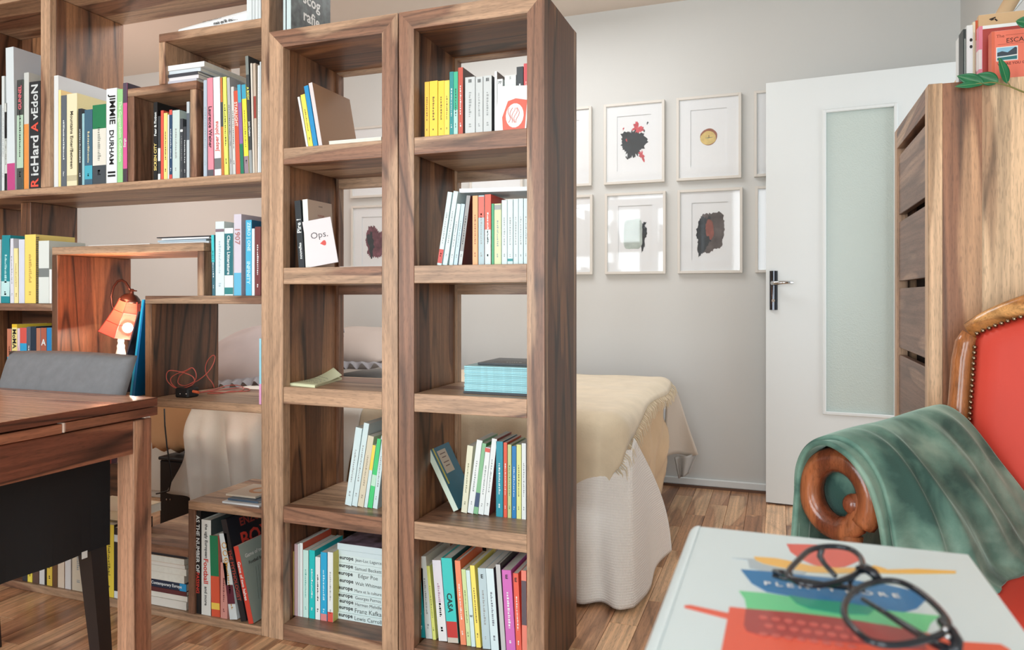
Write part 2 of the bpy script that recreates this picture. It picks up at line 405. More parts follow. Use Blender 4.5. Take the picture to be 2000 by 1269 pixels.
board('box_side', SB, xd0, xd1, Y0, Y1, .6905, .9905, DZ)                                  # cable niche
board('box_top', SB, xd0, xr0 - .0004, Y0, Y1, .991, 1.016, WX)
board('box_bottom', SB, xc0, xr0 - .0004, Y0, Y1, .664, .69, WX)
xa0, xa1 = X(310), X(322.2)
board('box_side', SB, xa0, xa1, Y0, Y1, 1.686, 1.8195, WZ)                                 # upper box
board('box_top', SB, xa0, xr0 - .0004, Y0, Y1, 1.82, 1.846, WX)
board('back_rail', SB, xa0 + .08, xr0 - .0006, Y1 - .022, Y1 - .001, 1.775, 1.8195, WX, 0)
xb0, xb1, xb2, xb3 = X(249), X(261.5), X(371), X(383.3)
board('box_side', SB, xb0, xb1, Y0, Y1, 1.3855, 1.6585, WZ)                                # small box
board('box_side', SB, xb2, xb3, Y0, Y1, 1.3855, 1.6585, WZ)
board('box_top', SB, xb0, xb3, Y0, Y1, 1.659, 1.685, WX)
xe0, xe1 = X(367.5), X(379.8)
board('box_side', SB, xe0, xe1, Y0, Y1, .0265, .3505, WZ)                                  # bottom box
board('box_top', SB, xe0, xr0 - .0004, Y0, Y1, .351, .377, WX)
xf0, xf1 = X(232), X(243.5)
board('box_side', SB, xf0, xf1, Y0, Y1, .0265, .1995, DZ)
board('box_top', SB, xf0, xe0 - .0004, Y0, Y1, .2, .2265, WX)
board('base_board', SB, -3.1, xr0 - .0004, Y0, Y1, 0, .026, WX)
board('back_panel', SB, -2.84, X(262, 2.1), 2.07, 2.1, .0265, .385, DX, .001)                     # low panel behind the chair
# ------------------------------------------------------------------ books
W, WC, CR, IV = (226, 232, 231), (206, 226, 228), (224, 214, 184), (214, 210, 198)
BK, NV, GY, LG = (24, 26, 28), (26, 42, 60), (150, 156, 156), (198, 204, 204)
YE, LY, OR, RD = (242, 206, 62), (240, 226, 120), (226, 146, 62), (206, 66, 50)
TE, TQ, CYN, BL = (26, 140, 142), (40, 190, 190), (40, 160, 200), (30, 120, 180)
GN, LGN, PK, MG = (30, 130, 84), (160, 206, 140), (206, 140, 150), (190, 90, 170)
SA, CO, BR, MR, TN = (226, 130, 94), (228, 112, 94), (112, 72, 52), (92, 36, 40), (186, 140, 104)
def bmat(c): return mat(c, .42, name='book_cover')
def make_book(name, label, loc, ang, w, h, d, col, group, o):
    """a book on its tail: spine towards the room (-y), width x, depth y, height z; leans by ang about y"""
    zc = loc[2] + (w * math.sin(ang) if ang > 0 else 0) + .0003
    r = thing(name, label, 'book' if name != 'magazine' else 'magazine', (loc[0] + (w - w * math.cos(ang) if ang > 0 else 0), loc[1], zc), (0, ang, o.get('rz', 0)), group)
    cv = .0022 if o.get('hard') else .0009; cv = min(cv, w * .2)
    sq = .003 if o.get('hard') else .0006
    mb = MB()
    if o.get('cov') is not None:
        mb.box(0, w, 0, cv, 0, h); mb.box(0, cv, cv, d, 0, h); co = mb.build('cover', bmat(col), r, local=True)
        MB().box(w - cv, w, cv + .0001, d, 0, h).build('front_cover', bmat(o['cov']), r, local=True)
    else:
        b = min(.002, w * .22); mb.box(0, w, 0, cv, 0, h); mb.box(0, cv, cv, d, 0, h); mb.box(w - cv, w, cv, d, 0, h); co = mb.build('cover', bmat(col), r, local=True)
    MB().box(cv, w - cv, cv, d - sq - .001, sq, h - sq).build('pages', PAGE, r, local=True)
    for (f0, f1, cc) in o.get('band', ()):
        MB().box(.0002, w - .0002, -.0003, .0006, h * f0, h * f1).build('spine_band', bmat(cc), co, local=True)
    t = o.get('txt')
    if t:
        for (s, fc, fl, cc, up) in t:           # text, centre, length (fractions of the height), colour, direction
            right = (0, 0, 1) if up == 'up' else (0, 0, -1); u_ = (-1, 0, 0) if up == 'up' else (1, 0, 0)
            if up == 'flat': right, u_ = (1, 0, 0), (0, 0, 1)
            lettering(s, h * fl if up != 'flat' else w * .8, w * .72 if up != 'flat' else h * fl, (w / 2, -.0004, h * fc), right, u_, bmat(cc), co, bold=True)
    g = o.get('g')
    if g:                                        # print too small to read: short strokes along the spine
        m = MB(); R = random.Random(hash((round(w, 4), round(h, 4))) & 65535)
        for (f0, f1) in ((.12, .16), (.3, .72)) if w > .008 else ((.25, .8),):
            z = h * f0
            while z < h * f1:
                e = R.uniform(.002, .006); m.box(w * .38, w * R.uniform(.5, .64), -.0003, .0003, z, z + e); z += e + R.uniform(.001, .003)
        tag(m.build('lettering', bmat(g), co, local=True), kind='stuff')
    return r
def row(place, y, z, group, items, depth=.145):
    for it in items:
        desc, u0, u1, ut, vt, col = it[:6]; o = it[6] if len(it) > 6 else {}
        yy = o.get('y', y); x0 = X(u0, yy); x1 = X(u1, yy); xt, _, zt = py(ut, vt, yy)
        ang = math.atan2(xt - x0, zt - z); h = math.hypot(xt - x0, zt - z)
        if abs(ang) < .012: ang = 0.0
        w = max(.003, (x1 - x0) * math.cos(ang) - .0006)
        make_book(o.get('name', 'book'), desc + ' ' + place, (x0, yy, z), ang, w, h, o.get('d', depth), col, group, o)

SA1 = 'on the end tower top shelf'
row(SA1, 1.815, 1.451, 'books on the end tower top shelf', [
    ('orange-yellow paperback first of the yellow ones', 829.6, 838.5, 829.6, 160.5, (240, 186, 60), dict(g=(120, 80, 30))),
    ('wide yellow paperback second of the yellow ones', 839, 855, 839, 159, YE, dict(g=(120, 90, 30))),
    ('yellow paperback between two other yellow paperbacks', 856, 868, 856, 158.6, YE, dict(g=(120, 90, 30))),
    ('yellow paperback touching the teal one', 868.2, 878, 868.2, 157.7, (244, 214, 86), dict(g=(130, 100, 30))),
    ('teal paperback beside the yellow ones', 878.2, 886, 878.2, 140.6, TE, dict(g=W)),
    ('bright green paperback with white lower spine', 886.2, 894.5, 886.2, 140.6, (60, 180, 140), dict(band=[(0, .4, (170, 214, 206))], g=(30, 70, 60))),
    ('rust red paperback with white lettering', 895, 904.4, 895, 132.4, (190, 78, 58), dict(cov=(120, 104, 100), g=W)),
    ('wide pale grey paperback after the rust red one', 908.6, 928, 908.6, 151.6, LG, dict(txt=[('III', .93, .06, BK, 'flat')], g=GY)),
    ('pale grey paperback in the middle of three grey ones', 929, 943.4, 929, 151, LG, dict(txt=[('III', .93, .06, BK, 'flat')], g=GY)),
    ('pale grey paperback with a dark cover edge', 944.3, 960.5, 944.3, 148.6, LG, dict(cov=(60, 62, 66), txt=[('III', .93, .06, BK, 'flat')], g=GY)),
    ('tall thin white paperback with grey cover', 966, 971, 966, 139.7, W, dict(cov=(150, 142, 138))),
    ('white paperback with a small black emblem', 971.4, 982, 971.4, 155, W, dict(txt=[('77', .93, .05, BK, 'flat')])),
    ('wide white paperback next to the black one', 985.7, 1008, 985.7, 148, (214, 220, 218), dict(txt=[('S', .95, .05, GY, 'flat')])),
    ('black paperback beside the red one', 1009, 1022, 1009, 131, (52, 58, 62), dict(g=W)),
    ('rose red paperback half behind the front stile', 1023, 1033, 1023, 124.5, (204, 80, 84), dict(g=(240, 200, 190))),
], .13)
# booklet shown face-on in front of the white paperbacks
bk = thing('booklet', 'white booklet with red line drawing facing out on the end tower top shelf', 'booklet', (X(967, 1.803), 1.8055, 1.4513), (0, math.radians(4), 0), 'books on the end tower top shelf')
bw, bh = X(1029, 1.8) - X(966, 1.8) - .004, .118
MB().box(0, bw, 0, .003, 0, bh).build('cover', bmat((228, 228, 226)), bk, local=True)
dr = MB()
pts = [(.25, .02), (.98, .02), (1.0, .68), (.62, .72), (.36, .66), (.2, .3)]
flat('red_print', [(bw * a * .97, -.0004, bh * b) for a, b in pts], bmat((220, 96, 76)), bk, True, .0005, (0, 1, 0))
flat('white_print', [(bw * (.6 + .29 * math.cos(t)), -.0008, bh * (.34 + .27 * math.sin(t))) for t in [k * math.pi / 9 for k in range(18)]], bmat((232, 228, 224)), bk, True, .0005, (0, 1, 0))
for k in range(5): dr.tube([(bw * (.42 + .07 * k + .05 * math.sin(k + q)), -.0012, bh * (.18 + .055 * q)) for q in range(7)], .0006, 5)
tag(dr.build('line_drawing', bmat((206, 70, 54)), bk, local=True), kind='stuff')

SA2 = 'on the end tower second shelf'
row(SA2, 1.83, 1.0985, 'books on the end tower second shelf', [
    ('leaning white paperback with red label at its foot', 853.6, 862.6, 874.6, 376, WC, dict(band=[(.03, .22, (200, 70, 60))], g=GY)),
    ('second leaning white paperback', 864.5, 873.5, 886, 374.5, WC, dict(g=GY)),
    ('short leaning white paperback', 877, 884.5, 892.8, 399, WC, dict(g=GY)),
    ('short leaning pale blue paperback', 886, 893.5, 901, 399, (190, 214, 224), dict(g=GY, cov=(40, 90, 140))),
    ('leaning grey paperback with maroon cover', 895, 902.5, 911.6, 382.5, (150, 150, 150), dict(cov=MR, band=[(0, .2, LG)], g=BK)),
    ('upright orange paperback', 923, 933.4, 923, 382.5, (232, 170, 116), dict(g=(150, 90, 50))),
    ('grey-blue paperback with red upper label', 934.5, 946, 934.5, 381.8, (172, 194, 200), dict(band=[(.68, .98, (222, 100, 84))], g=GY)),
    ('half red and half white paperback with red cover', 947, 959, 947, 380, (226, 92, 70), dict(cov=(216, 70, 52), band=[(0, .5, WC)], g=W)),
    ('thin green paperback', 960, 965, 960, 398, (60, 160, 110)),
    ('pale yellow-green paperback', 965.6, 979, 965.6, 398, (208, 220, 170), dict(band=[(.9, .98, GY)], g=GY)),
    ('white paperback after the yellow-green one', 980, 990.7, 980, 391, WC, dict(g=GY)),
    ('white paperback with a small teal mark at its foot', 991.4, 1002, 991.4, 390, WC, dict(band=[(.05, .09, TE)], g=GY)),
    ('white paperback third of the upright white ones', 1003, 1012.4, 1003, 389, WC, dict(g=GY)),
    ('white paperback fourth of the upright white ones', 1013, 1022, 1013, 388, WC, dict(g=GY)),
    ('white paperback half behind the front stile', 1023, 1032, 1023, 388, WC, dict(g=GY)),
], .15)
def lying(name, label, cat, y, z, u0, u1, depth, t, col, group=None, rz=0.0, o={}, xoff=0):
    """a book or magazine lying flat: long side towards the room"""
    x0, x1 = X(u0, y), X(u1, y)
    r = thing(name, label, cat, (x0, y, z + .0003), (o.get('rx', 0), o.get('ry', 0), rz), group); L_ = x1 - x0
    c = min(.0012, t * .2)
    m = MB(); m.box(0, L_, 0, depth, 0, c); m.box(0, L_, 0, depth, t - c, t)
    if o.get('spine', True): m.box(0, L_, 0, c, c, t - c)
    m.build('cover', bmat(col), r, local=True)
    MB().box(.001, L_ - .001, c if o.get('spine', True) else .0005, depth - .001, c, t - c).build('pages', o.get('page', PAGE), r, local=True)
    if o.get('txt'):
        for (s, fx, fl, cc, b) in o['txt']: lettering(s, L_ * fl, t * (.85 if b else .7), (L_ * fx, -.0002, t * .5), (1, 0, 0), (0, 0, 1), bmat(cc), r, bold=b)
    if o.get('top'):
        MB().box(.001, L_ - .001, .001, depth - .001, t, t + .0003).build('printed_cover', o['top'], r, local=True)
    if o.get('band'):
        f0, f1, cc = o['band']; MB().box(L_ * f0, L_ * f1, -.0003, .0005, .0002, t - .0002).build('spine_band', bmat(cc), r, local=True)
    return r
zz = py(960, 391, 1.83)[2]
lying('magazine', 'white magazine lying across the tops of the books on end tower second shelf', 'magazine', 1.84, py(900, 381, 1.84)[2] + .0065, 897, 1032, .15, .011, (214, 222, 228), None, 0, dict(ry=math.radians(1.2)))
# stack of pale blue magazines
CYP = mat((150, 204, 212), .7, name='blue_edged_pages', var=.12, scale=160)
zb = .7472
lying('magazine', 'dark covered magazine at the bottom of the blue-edged stack on end tower third shelf', 'magazine', 1.847, zb, 905, 1034, .2, .006, (40, 44, 50), 'blue-edged magazines on the end tower third shelf')
n = 14; zb += .0065; zt_ = py(907, 714, 1.85)[2]; th = (zt_ - zb) / n
for k in range(n):
    j = rnd.uniform(-.0022, .0022)
    lying('magazine', 'blue-edged magazine in the tall even stack on end tower third shelf', 'magazine', 1.85 + j, zb + k * th, 906.5 + rnd.uniform(-.7, .7), 1034, .2, th - .0004, (158, 208, 216) if k % 4 else (110, 160, 172), 'blue-edged magazines on the end tower third shelf', 0, dict(page=CYP, spine=False))
tm = lying('magazine', 'black covered magazine topping the blue-edged stack on end tower third shelf', 'magazine', 1.885, zt_ + .0005, 933, 1034, .17, .006, (34, 40, 46), 'blue-edged magazines on the end tower third shelf')
lettering('LOTUS', .05, .011, (.098, .03, .0062), (1, 0, 0), (0, 1, 0), bmat(W), tm, bold=True)

SA4 = 'on the end tower fourth shelf'
row(SA4, 1.92, .395, 'books on the end tower fourth shelf', [
    ('blue patterned book tilted alone with pale spine', 886, 898, 831, 881, (206, 222, 206), dict(cov=(50, 112, 136), d=.125, name='book')),
    ('cream paperback first of the upright books', 900.7, 912, 913, 870.5, (222, 222, 196), dict(g=(150, 150, 120))),
    ('white paperback with a pale green cover', 913, 924.4, 931.5, 860, W, dict(cov=(140, 180, 140), g=GY)),
    ('green paperback between white ones', 924.6, 933.5, 941, 866, (130, 184, 140), dict(band=[(.1, .3, (60, 80, 110))], cov=(60, 130, 70))),
    ('white paperback with red top label', 934, 944.5, 947.7, 874, W, dict(band=[(.93, .99, (214, 90, 80))], g=GY)),
    ('white leaning paperback with a dark red cover', 945, 955, 961, 857, W, dict(cov=(150, 60, 56), g=GY)),
    ('wide petrol blue paperback', 969, 982.4, 970, 861.7, (30, 140, 160), dict(g=W)),
    ('orange-red paperback', 983.6, 990.6, 984, 864, (222, 92, 64), dict(g=W)),
    ('pale olive paperback', 991.6, 999, 991.6, 868, (190, 202, 140), dict(g=(90, 100, 60))),
    ('bright blue paperback', 1000, 1008.4, 1000, 871, (30, 122, 182), dict(g=(200, 220, 230))),
    ('pale yellow-green paperback', 1009, 1018, 1009, 868, (222, 226, 150), dict(g=(120, 120, 70))),
    ('white paperback half behind the front stile', 1019, 1027.5, 1019, 865.5, W, dict(g=GY)),
], .12)
o_ = [o for o in COL.objects if o.get('label', '').startswith('blue patterned book tilted')][0]
hh = max(c.dimensions.z for c in o_.children); wx = max(c.dimensions.x for c in o_.children)
MB().box(wx - .0005, wx + .0004, .03, .085, hh * .55, hh * .92).build('title_label', bmat((206, 190, 172)), o_, local=True)
for k in range(4): pass
MB().box(wx - .0005, wx + .0003, .012, .02, hh * .4, hh * .995).build('yellow_stripe', bmat((206, 196, 90)), o_, local=True)
m_ = MB()
for k, z_ in enumerate((.86, .8, .72, .66)): m_.box(wx, wx + .0007, .04 + .004 * (k % 2), .075 - .005 * (k % 2), hh * z_ - .0015, hh * z_ + .0015)
tag(m_.build('lettering', bmat((120, 90, 80)), o_, local=True), kind='stuff')

SA5 = 'on the end tower bottom shelf'
row(SA5, 1.862, .047, 'books on the end tower bottom shelf', [
    ('teal paperback against the side', 816, 831, 811, 1108, (26, 140, 144), dict(g=(190, 220, 220), d=.13)),
    ('tall pale grey book', 832, 845, 819, 1086, (210, 218, 214), dict(g=GY, cov=(200, 196, 180))),
    ('narrow lime green paperback', 845.5, 852, 833, 1105, (212, 218, 120), dict(g=(110, 120, 60), d=.13)),
    ('lilac grey book wrapped with a white band', 857, 874, 844, 1093.6, (214, 212, 220), dict(band=[(0, .47, (222, 224, 224))], g=(170, 140, 160))),
    ('wide turquoise book with black lettering', 875, 896, 861.7, 1089.4, (64, 196, 190), dict(txt=[('CASA', .47, .23, BK, 'down')], band=[(.0, .06, (200, 190, 176)), (.06, .25, (190, 60, 56))], hard=1, cov=(30, 90, 90))),
    ('salmon orange hardback', 900, 911, 888, 1094.5, (232, 140, 104), dict(g=W, cov=(224, 110, 70), hard=1)),
    ('pale green paperback', 912, 920.4, 901, 1111.6, (200, 220, 160), dict(g=(110, 130, 90))),
    ('narrow pale blue paperback', 921, 929, 909.8, 1113.5, (206, 228, 228), dict(txt=[('W', .4, .05, BK, 'flat')])),
    ('bright yellow paperback', 930.5, 939.6, 917.8, 1104, (246, 224, 110), dict(g=(110, 100, 60))),
    ('wide grey-blue paperback', 943, 958.6, 933, 1109, (182, 204, 210), dict(txt=[('E', .9, .05, BK, 'flat')], g=GY)),
    ('wide white paperback beside the grey-blue one', 959.6, 975, 948.7, 1109.8, (210, 230, 234), dict(g=(120, 130, 140), cov=(60, 50, 60))),
    ('thin grey hardback with dark edge', 979.5, 988.5, 968, 1102, (190, 192, 192), dict(hard=1, cov=(70, 64, 66))),
    ('wide orchid pink paperback', 989.6, 1008, 980, 1112.6, (206, 110, 186), dict(txt=[('E', .92, .05, BK, 'flat')], g=W)),
    ('coral red paperback', 1009, 1019.4, 1002, 1119, (230, 100, 82), dict(txt=[('E', .92, .05, BK, 'flat')], g=W)),
    ('light coral paperback with dark rectangle on its spine', 1020, 1030, 1018, 1113.6, (236, 136, 118), dict(band=[(.36, .88, (96, 84, 92))])),
], .16)

# ---- inner tower
SI1 = 'on the inner tower top shelf'
row(SI1, 1.815, 1.451, 'books on the inner tower top shelf', [
    ('thin white leaning booklet', 598.5, 602.6, 581, 190, W, {}),
    ('yellow leaning paperback', 603, 611.8, 587, 186, (240, 222, 90), dict(g=(130, 120, 50))),
    ('bright blue leaning paperback', 612.5, 621, 593.5, 169, (28, 140, 196), {}),
    ('leaning sketchbook with brown kraft cover', 622.6, 630, 602.7, 163, (214, 206, 206), dict(cov=(178, 140, 110), d=.2)),
], .17)
lying('magazine', 'white open-edged brochure lying on the inner tower top shelf', 'magazine', 1.812, 1.4513, 642, 745, .17, .012, (226, 232, 228), None, 0, dict(spine=False))
SI2 = 'on the inner tower second shelf'
row(SI2, 1.83, 1.0985, 'books on the inner tower second shelf', [
    ('black paperback with huge white lettering', 583.5, 595.4, 575, 392.6, (34, 40, 44), dict(txt=[('Pire !', .62, .4, W, 'up'), ('nouvelles', .25, .24, W, 'up')], d=.15)),
    ('white spined book with beige cover', 597, 607, 590.7, 390, (226, 228, 222), dict(cov=(208, 184, 164), d=.125)),
])
ob = [o for o in COL.objects if o.get('label', '').startswith('white spined book with beige')][0]
hh = max(c.dimensions.z for c in ob.children); wx = max(c.dimensions.x for c in ob.children)
lettering('HOMME', .04, .004, (wx, .065, hh * .92), (0, 1, 0), (0, 0, 1), bmat((90, 80, 76)), ob)
lettering("L'homme de profil", .09, .008, (wx, .062, hh * .7), (0, 1, 0), (0, 0, 1), bmat(BK), ob, bold=True)
lettering('roman', .05, .006, (wx, .065, hh * .78), (0, 1, 0), (0, 0, 1), bmat((170, 60, 50)), ob)
p0, p1, p3 = Vector(py(620, 519, 1.85)), Vector(py(676, 516, 1.86)), Vector(py(601, 429, 1.85))
ops = thing('book', 'pale lilac booklet facing out against the beige book on inner tower second shelf', 'book', (p0.x, 1.812, 1.099), (math.radians(-7), math.radians(-11), math.radians(22)), 'books on the inner tower second shelf')
MB().box(0, .084, 0, .007, 0, .138).build('cover', bmat((222, 214, 216)), ops, local=True)
lettering('Ops.', .05, .026, (.043, 0, .088), (1, 0, 0), (0, 0, 1), bmat((70, 66, 70)), ops)
flat('red_shape', [(.05 + .009 * math.cos(t), -.0004, .064 + .0065 * math.sin(t) + .003 * math.sin(2 * t)) for t in [k * .524 for k in range(12)]], bmat((206, 70, 60)), ops, True, .0005, (0, 1, 0))
pp = thing('paper_sheet', 'thin white papers lying flat along the inner tower second shelf', 'paper', (X(655), 1.87, 1.0988))
MB().box(X(655), X(744), 1.822, 1.98, 1.0989, 1.1005).build('sheets', mat((232, 228, 226), .7), pp)
# sticky notes
sn = thing('sticky_note_pad', 'pale yellow-green sticky note pad with curled top sheet on inner tower third shelf', 'notepad', (X(610, 1.85), 1.85, .747))
A, B_, Cc, D_ = [Vector(pz(*p, .7474)) for p in ((561, 752), (615, 757), (668, 741), (640, 733))]
SNM = mat((220, 224, 186), .7, name='sticky_note_paper')
MB().prism([A, B_, Cc, D_], (0, 0, .006)).build('pad', SNM, sn)
up = Vector((0, 0, .0065))
def curl(u, v):
    a = A.lerp(B_, u); b = D_.lerp(Cc, u); p = a.lerp(b, v)
    return p + up + Vector((0, 0, .03 * max(0, v - .35) ** 2 / .42 * (1.25 - u)))
MB().grid(curl, 6, 10).build('top_sheet', SNM, sn, smooth=True, thick=.0006)
m_ = MB(); R = random.Random(3)
for k in range(4):
    v = .25 + .12 * k
    for q in range(7):
        u = .15 + .1 * q; a = curl(u, v); b = curl(u + R.uniform(.03, .08), v + R.uniform(-.02, .02)); m_.tube([a + Vector((0, 0, .0006)), b + Vector((0, 0, .0006))], .0005, 4)
tag(m_.build('handwriting', bmat((120, 130, 110)), sn), kind='stuff')
SI4 = 'on the inner tower fourth shelf'
row(SI4, 1.868, .395, 'books on the inner tower fourth shelf', [
    ('leaning white paperback first in the row', 673.6, 686.4, 695, 836, WC, dict(g=GY)),
    ('tall leaning white paperback with dark leaf drawings', 687.2, 697.6, 711, 827, WC, dict(g=GY, cov=(206, 214, 214))),
    ('leaning beige paperback', 698.4, 710, 719, 852, (212, 204, 180), dict(g=(160, 150, 130))),
    ('narrow leaning white and yellow paperback', 711, 717.4, 728, 869.6, WC, dict(band=[(.6, 1, (238, 214, 90))])),
    ('leaning bright green paperback with white patch', 718, 727, 737, 857.6, (70, 200, 120), dict(band=[(.32, .48, (190, 226, 206))])),
    ('leaning white paperback touching the front stile', 728, 737, 745, 852, WC, dict(g=GY)),
], .14)
SI5 = 'on the inner tower bottom shelf'
row(SI5, 1.86, .047, 'books on the inner tower bottom shelf', [
    ('thin ochre booklet', 568.8, 574, 568, 1076, (212, 190, 110), dict(d=.12)),
    ('thin pink paperback', 575, 581.4, 574, 1062, (214, 184, 190), {}),
    ('thin white pamphlet after the pink one', 581.8, 585, 580.5, 1061.6, W, {}),
    ('thin white paperback with rust cover', 585.4, 591.4, 584.6, 1060, W, dict(cov=(196, 84, 60))),
    ('pale aqua paperback', 592, 602.4, 592, 1073.6, (192, 226, 218), dict(g=(90, 170, 160))),
    ('turquoise paperback', 604, 615, 603, 1073.6, (30, 186, 186), dict(g=W)),
    ('white paperback with black capital lettering', 616, 625.4, 615.4, 1087, W, dict(g=BK)),
    ('bright cyan-blue paperback', 626.4, 638.6, 625.4, 1077.6, (40, 164, 208), dict(g=(190, 226, 236), band=[(0, .1, (214, 130, 130))])),
    ('white paperback with red foot and yellow cover', 640, 650.6, 639, 1077.6, W, dict(band=[(0, .14, (214, 84, 72))], cov=(206, 196, 96), g=GY)),
], .15)
names = ['Lewis Carroll', 'Franz Kafka', 'Herman Melville', 'Georges Perros', 'Marx et la culture', 'Walt Whitman', 'Edgar Poe', 'Samuel Beckett', 'Jean-Luc Lagarce']
vb = [1209, 1195.4, 1181, 1170.5, 1158.5, 1143.5, 1129, 1114.6, 1099.5, 1084]
ords = ['lowest', 'second from the bottom', 'third from the bottom', 'fourth from the bottom', 'fifth from the bottom', 'sixth from the bottom', 'seventh from the bottom', 'eighth from the bottom', 'ninth from the bottom']
GE = 'white review volumes stacked on the inner tower bottom shelf'
ys = 1.89
zs = [py(660, v, ys)[2] for v in vb]; k0 = .0473 - zs[0]; zs = [z + k0 for z in zs]
for k in range(9):
    lying('book', 'white review volume with small black print, %s in its flat stack' % ords[k], 'book', ys + rnd.uniform(-.003, .003), zs[k], 657 + (k % 3) - (1 if k == 4 else 0), 750, .15, zs[k + 1] - zs[k] - .0005, (210, 228, 228), GE, 0, dict(txt=[('europe', .2, .3, BK, True), (names[k], .67, .56, (60, 70, 70), False)]))
z_ = zs[9]
lying('book', 'white volume lying upside down, second from the top of the flat stack', 'book', ys, z_, 661, 750, .15, .0135, (206, 224, 228), GE)
TOPM = mat((110, 96, 110), .4, name='photo_cover', var=.9, scale=26)
lying('book', 'white volume with a dark photo cover topping the flat stack', 'book', ys, z_ + .014, 659, 750, .16, .019, (206, 224, 228), GE, 0, dict(top=TOPM))
# ---- stepped bookcase, main shelf, beyond the column
G1 = 'art books on the main shelf of the stepped bookcase'
ZM = 1.3853
row('on the main shelf beyond the column', 1.815, ZM, G1, [
    ('white and black patterned book at the frame edge', -9, 2.6, -9, 206, (120, 130, 134), dict(g=BK)),
    ('thin white book beside the patterned one', 3.4, 8.6, 3.4, 149, (214, 222, 222), dict(g=GY)),
    ('thin black and white book with bold lettering', 9, 14, 8, 202, (200, 206, 200), dict(band=[(.6, .9, BK), (0, .2, BK)], g=BK)),
    ('very tall white book with magenta foot', 14.6, 30, 11, 94, (212, 222, 226), dict(cov=(204, 206, 210), band=[(0, .19, (190, 70, 130))], d=.26)),
    ('dark and pale green paperback with pink lettering', 33, 45.5, 32, 157, (178, 206, 184), dict(band=[(0, .2, (70, 76, 74)), (.68, 1, (62, 66, 66))], txt=[('GUNNEL', .84, .22, (230, 110, 120), 'up')], cov=BK, g=BK)),
    ('grey book with an orange lower spine', 47, 56.6, 47, 142.6, (202, 206, 202), dict(band=[(0, .56, (226, 146, 72))], cov=(214, 214, 206), d=.2)),
    ('thick black book with wild capital lettering', 57.2, 79, 57.2, 160.6, (34, 38, 42), dict(txt=[('R', .06, .08, (226, 84, 66), 'up'), ('icHard', .31, .38, (206, 212, 212), 'up'), ('A', .575, .09, (226, 84, 66), 'up'), ('vEdoN', .805, .33, (206, 212, 212), 'up')], hard=1, d=.2)),
], .16)
row('between the column and the small box', 1.815, ZM, G1, [
    ('thin white catalogue next to the column', 96.9, 100.2, 96.9, 171, (222, 216, 222), dict(g=GY)),
    ('second thin white catalogue', 100.6, 104, 100.6, 168, (222, 220, 226), dict(g=BK)),
    ('tall pale grey covered book rising above its neighbours', 105.5, 114, 107, 148, (222, 226, 226), dict(cov=(206, 208, 210), d=.25)),
    ('tall cream yellow book with printed cover', 114.4, 119, 114.4, 176, (240, 222, 150), dict(cov=(238, 206, 140), d=.22)),
    ('slate grey book with small white title', 119.4, 130, 119.4, 187, (92, 100, 108), dict(g=W)),
    ('thick cream book with long serif title', 130.6, 150.6, 131.4, 184, (232, 222, 186), dict(txt=[('Mountains Enter/Between', .5, .62, (80, 74, 60), 'down')], cov=(226, 214, 160), d=.12, band=[(.06, .12, (190, 182, 150))])),
    ('narrow black paperback', 153, 160, 153, 212.6, (40, 46, 52), dict(g=W, d=.1)),
    ('narrow light blue paperback', 160.4, 165, 160.4, 222, (150, 192, 200), dict(d=.1)),
    ('dark sea-blue paperback with a pale title', 165.4, 180.6, 165.4, 215, (62, 100, 122), dict(band=[(.08, .26, (70, 170, 190))], g=(210, 200, 160), d=.1)),
    ('thick book banded green, white and black', 181, 207.6, 181, 206, (222, 220, 208), dict(band=[(.7, 1, (30, 120, 78)), (0, .24, (66, 74, 80))], g=(150, 150, 140), cov=(30, 124, 80), hard=1, d=.12)),
    ('white book with heavy black capital lettering', 208, 228.6, 208, 174, (226, 232, 234), dict(txt=[('JIMMIE', .78, .32, BK, 'down'), ('DURHAM', .38, .36, BK, 'down'), ('II', .1, .06, BK, 'down')], hard=1, cov=(200, 216, 200))),
    ('light green book with pale title', 229.2, 240, 229.2, 175, (150, 206, 140), dict(txt=[('The Guggenheim Collection', .55, .8, (214, 234, 200), 'down')])),
    ('pink and dark purple book touching the small box', 240.4, 248.6, 240.4, 162.5, (214, 90, 150), dict(band=[(.8, 1, (84, 72, 88)), (.0, .14, (70, 60, 70))], txt=[('Serge', .4, .26, W, 'up')], cov=(60, 50, 66))),
], .2)
G2 = 'books inside the small wooden box'
row('inside the small wooden box', 1.815, ZM, G2, [
    ('black book with yellow comic lettering', 300, 307.6, 301, 200, BK, dict(txt=[('SICKEN CITY', .3, .4, (240, 216, 130), 'up'), ('Fear & Fiction', .72, .3, W, 'up')], cov=(20, 26, 28), d=.19)),
    ('narrow black and white paperback', 308.6, 313.6, 309.5, 227, (60, 62, 66), dict(band=[(.3, .5, W), (.0, .1, W)], d=.12)),
    ('red paperback', 314.2, 319.6, 315, 216, (222, 90, 74), dict(d=.12)),
    ('yellow paperback', 320, 327, 320.6, 221, (240, 216, 130), dict(g=BK, d=.12)),
    ('thin white paperback', 327.6, 330.4, 328, 224, W, dict(d=.12)),
    ('dark blue paperback with a red top', 330.8, 336.6, 331, 215, (40, 72, 104), dict(band=[(.93, 1, (220, 90, 80)), (0, .07, (206, 80, 74))], g=W, d=.12)),
    ('wide pale mint paperback', 337, 351, 337, 216, (196, 214, 210), dict(g=GY, d=.12)),
    ('charcoal paperback', 352, 357.4, 352.6, 232, (62, 66, 72), dict(band=[(.78, .82, W)], g=(150, 150, 150), d=.12)),
    ('short black paperback', 358, 364, 358, 247.7, (54, 58, 64), dict(g=W, d=.12)),
    ('tall thin grey book touching the box side', 364.6, 370, 364.6, 199, (190, 200, 204), dict(band=[(.5, .85, (90, 100, 110))], d=.14)),
], .15)
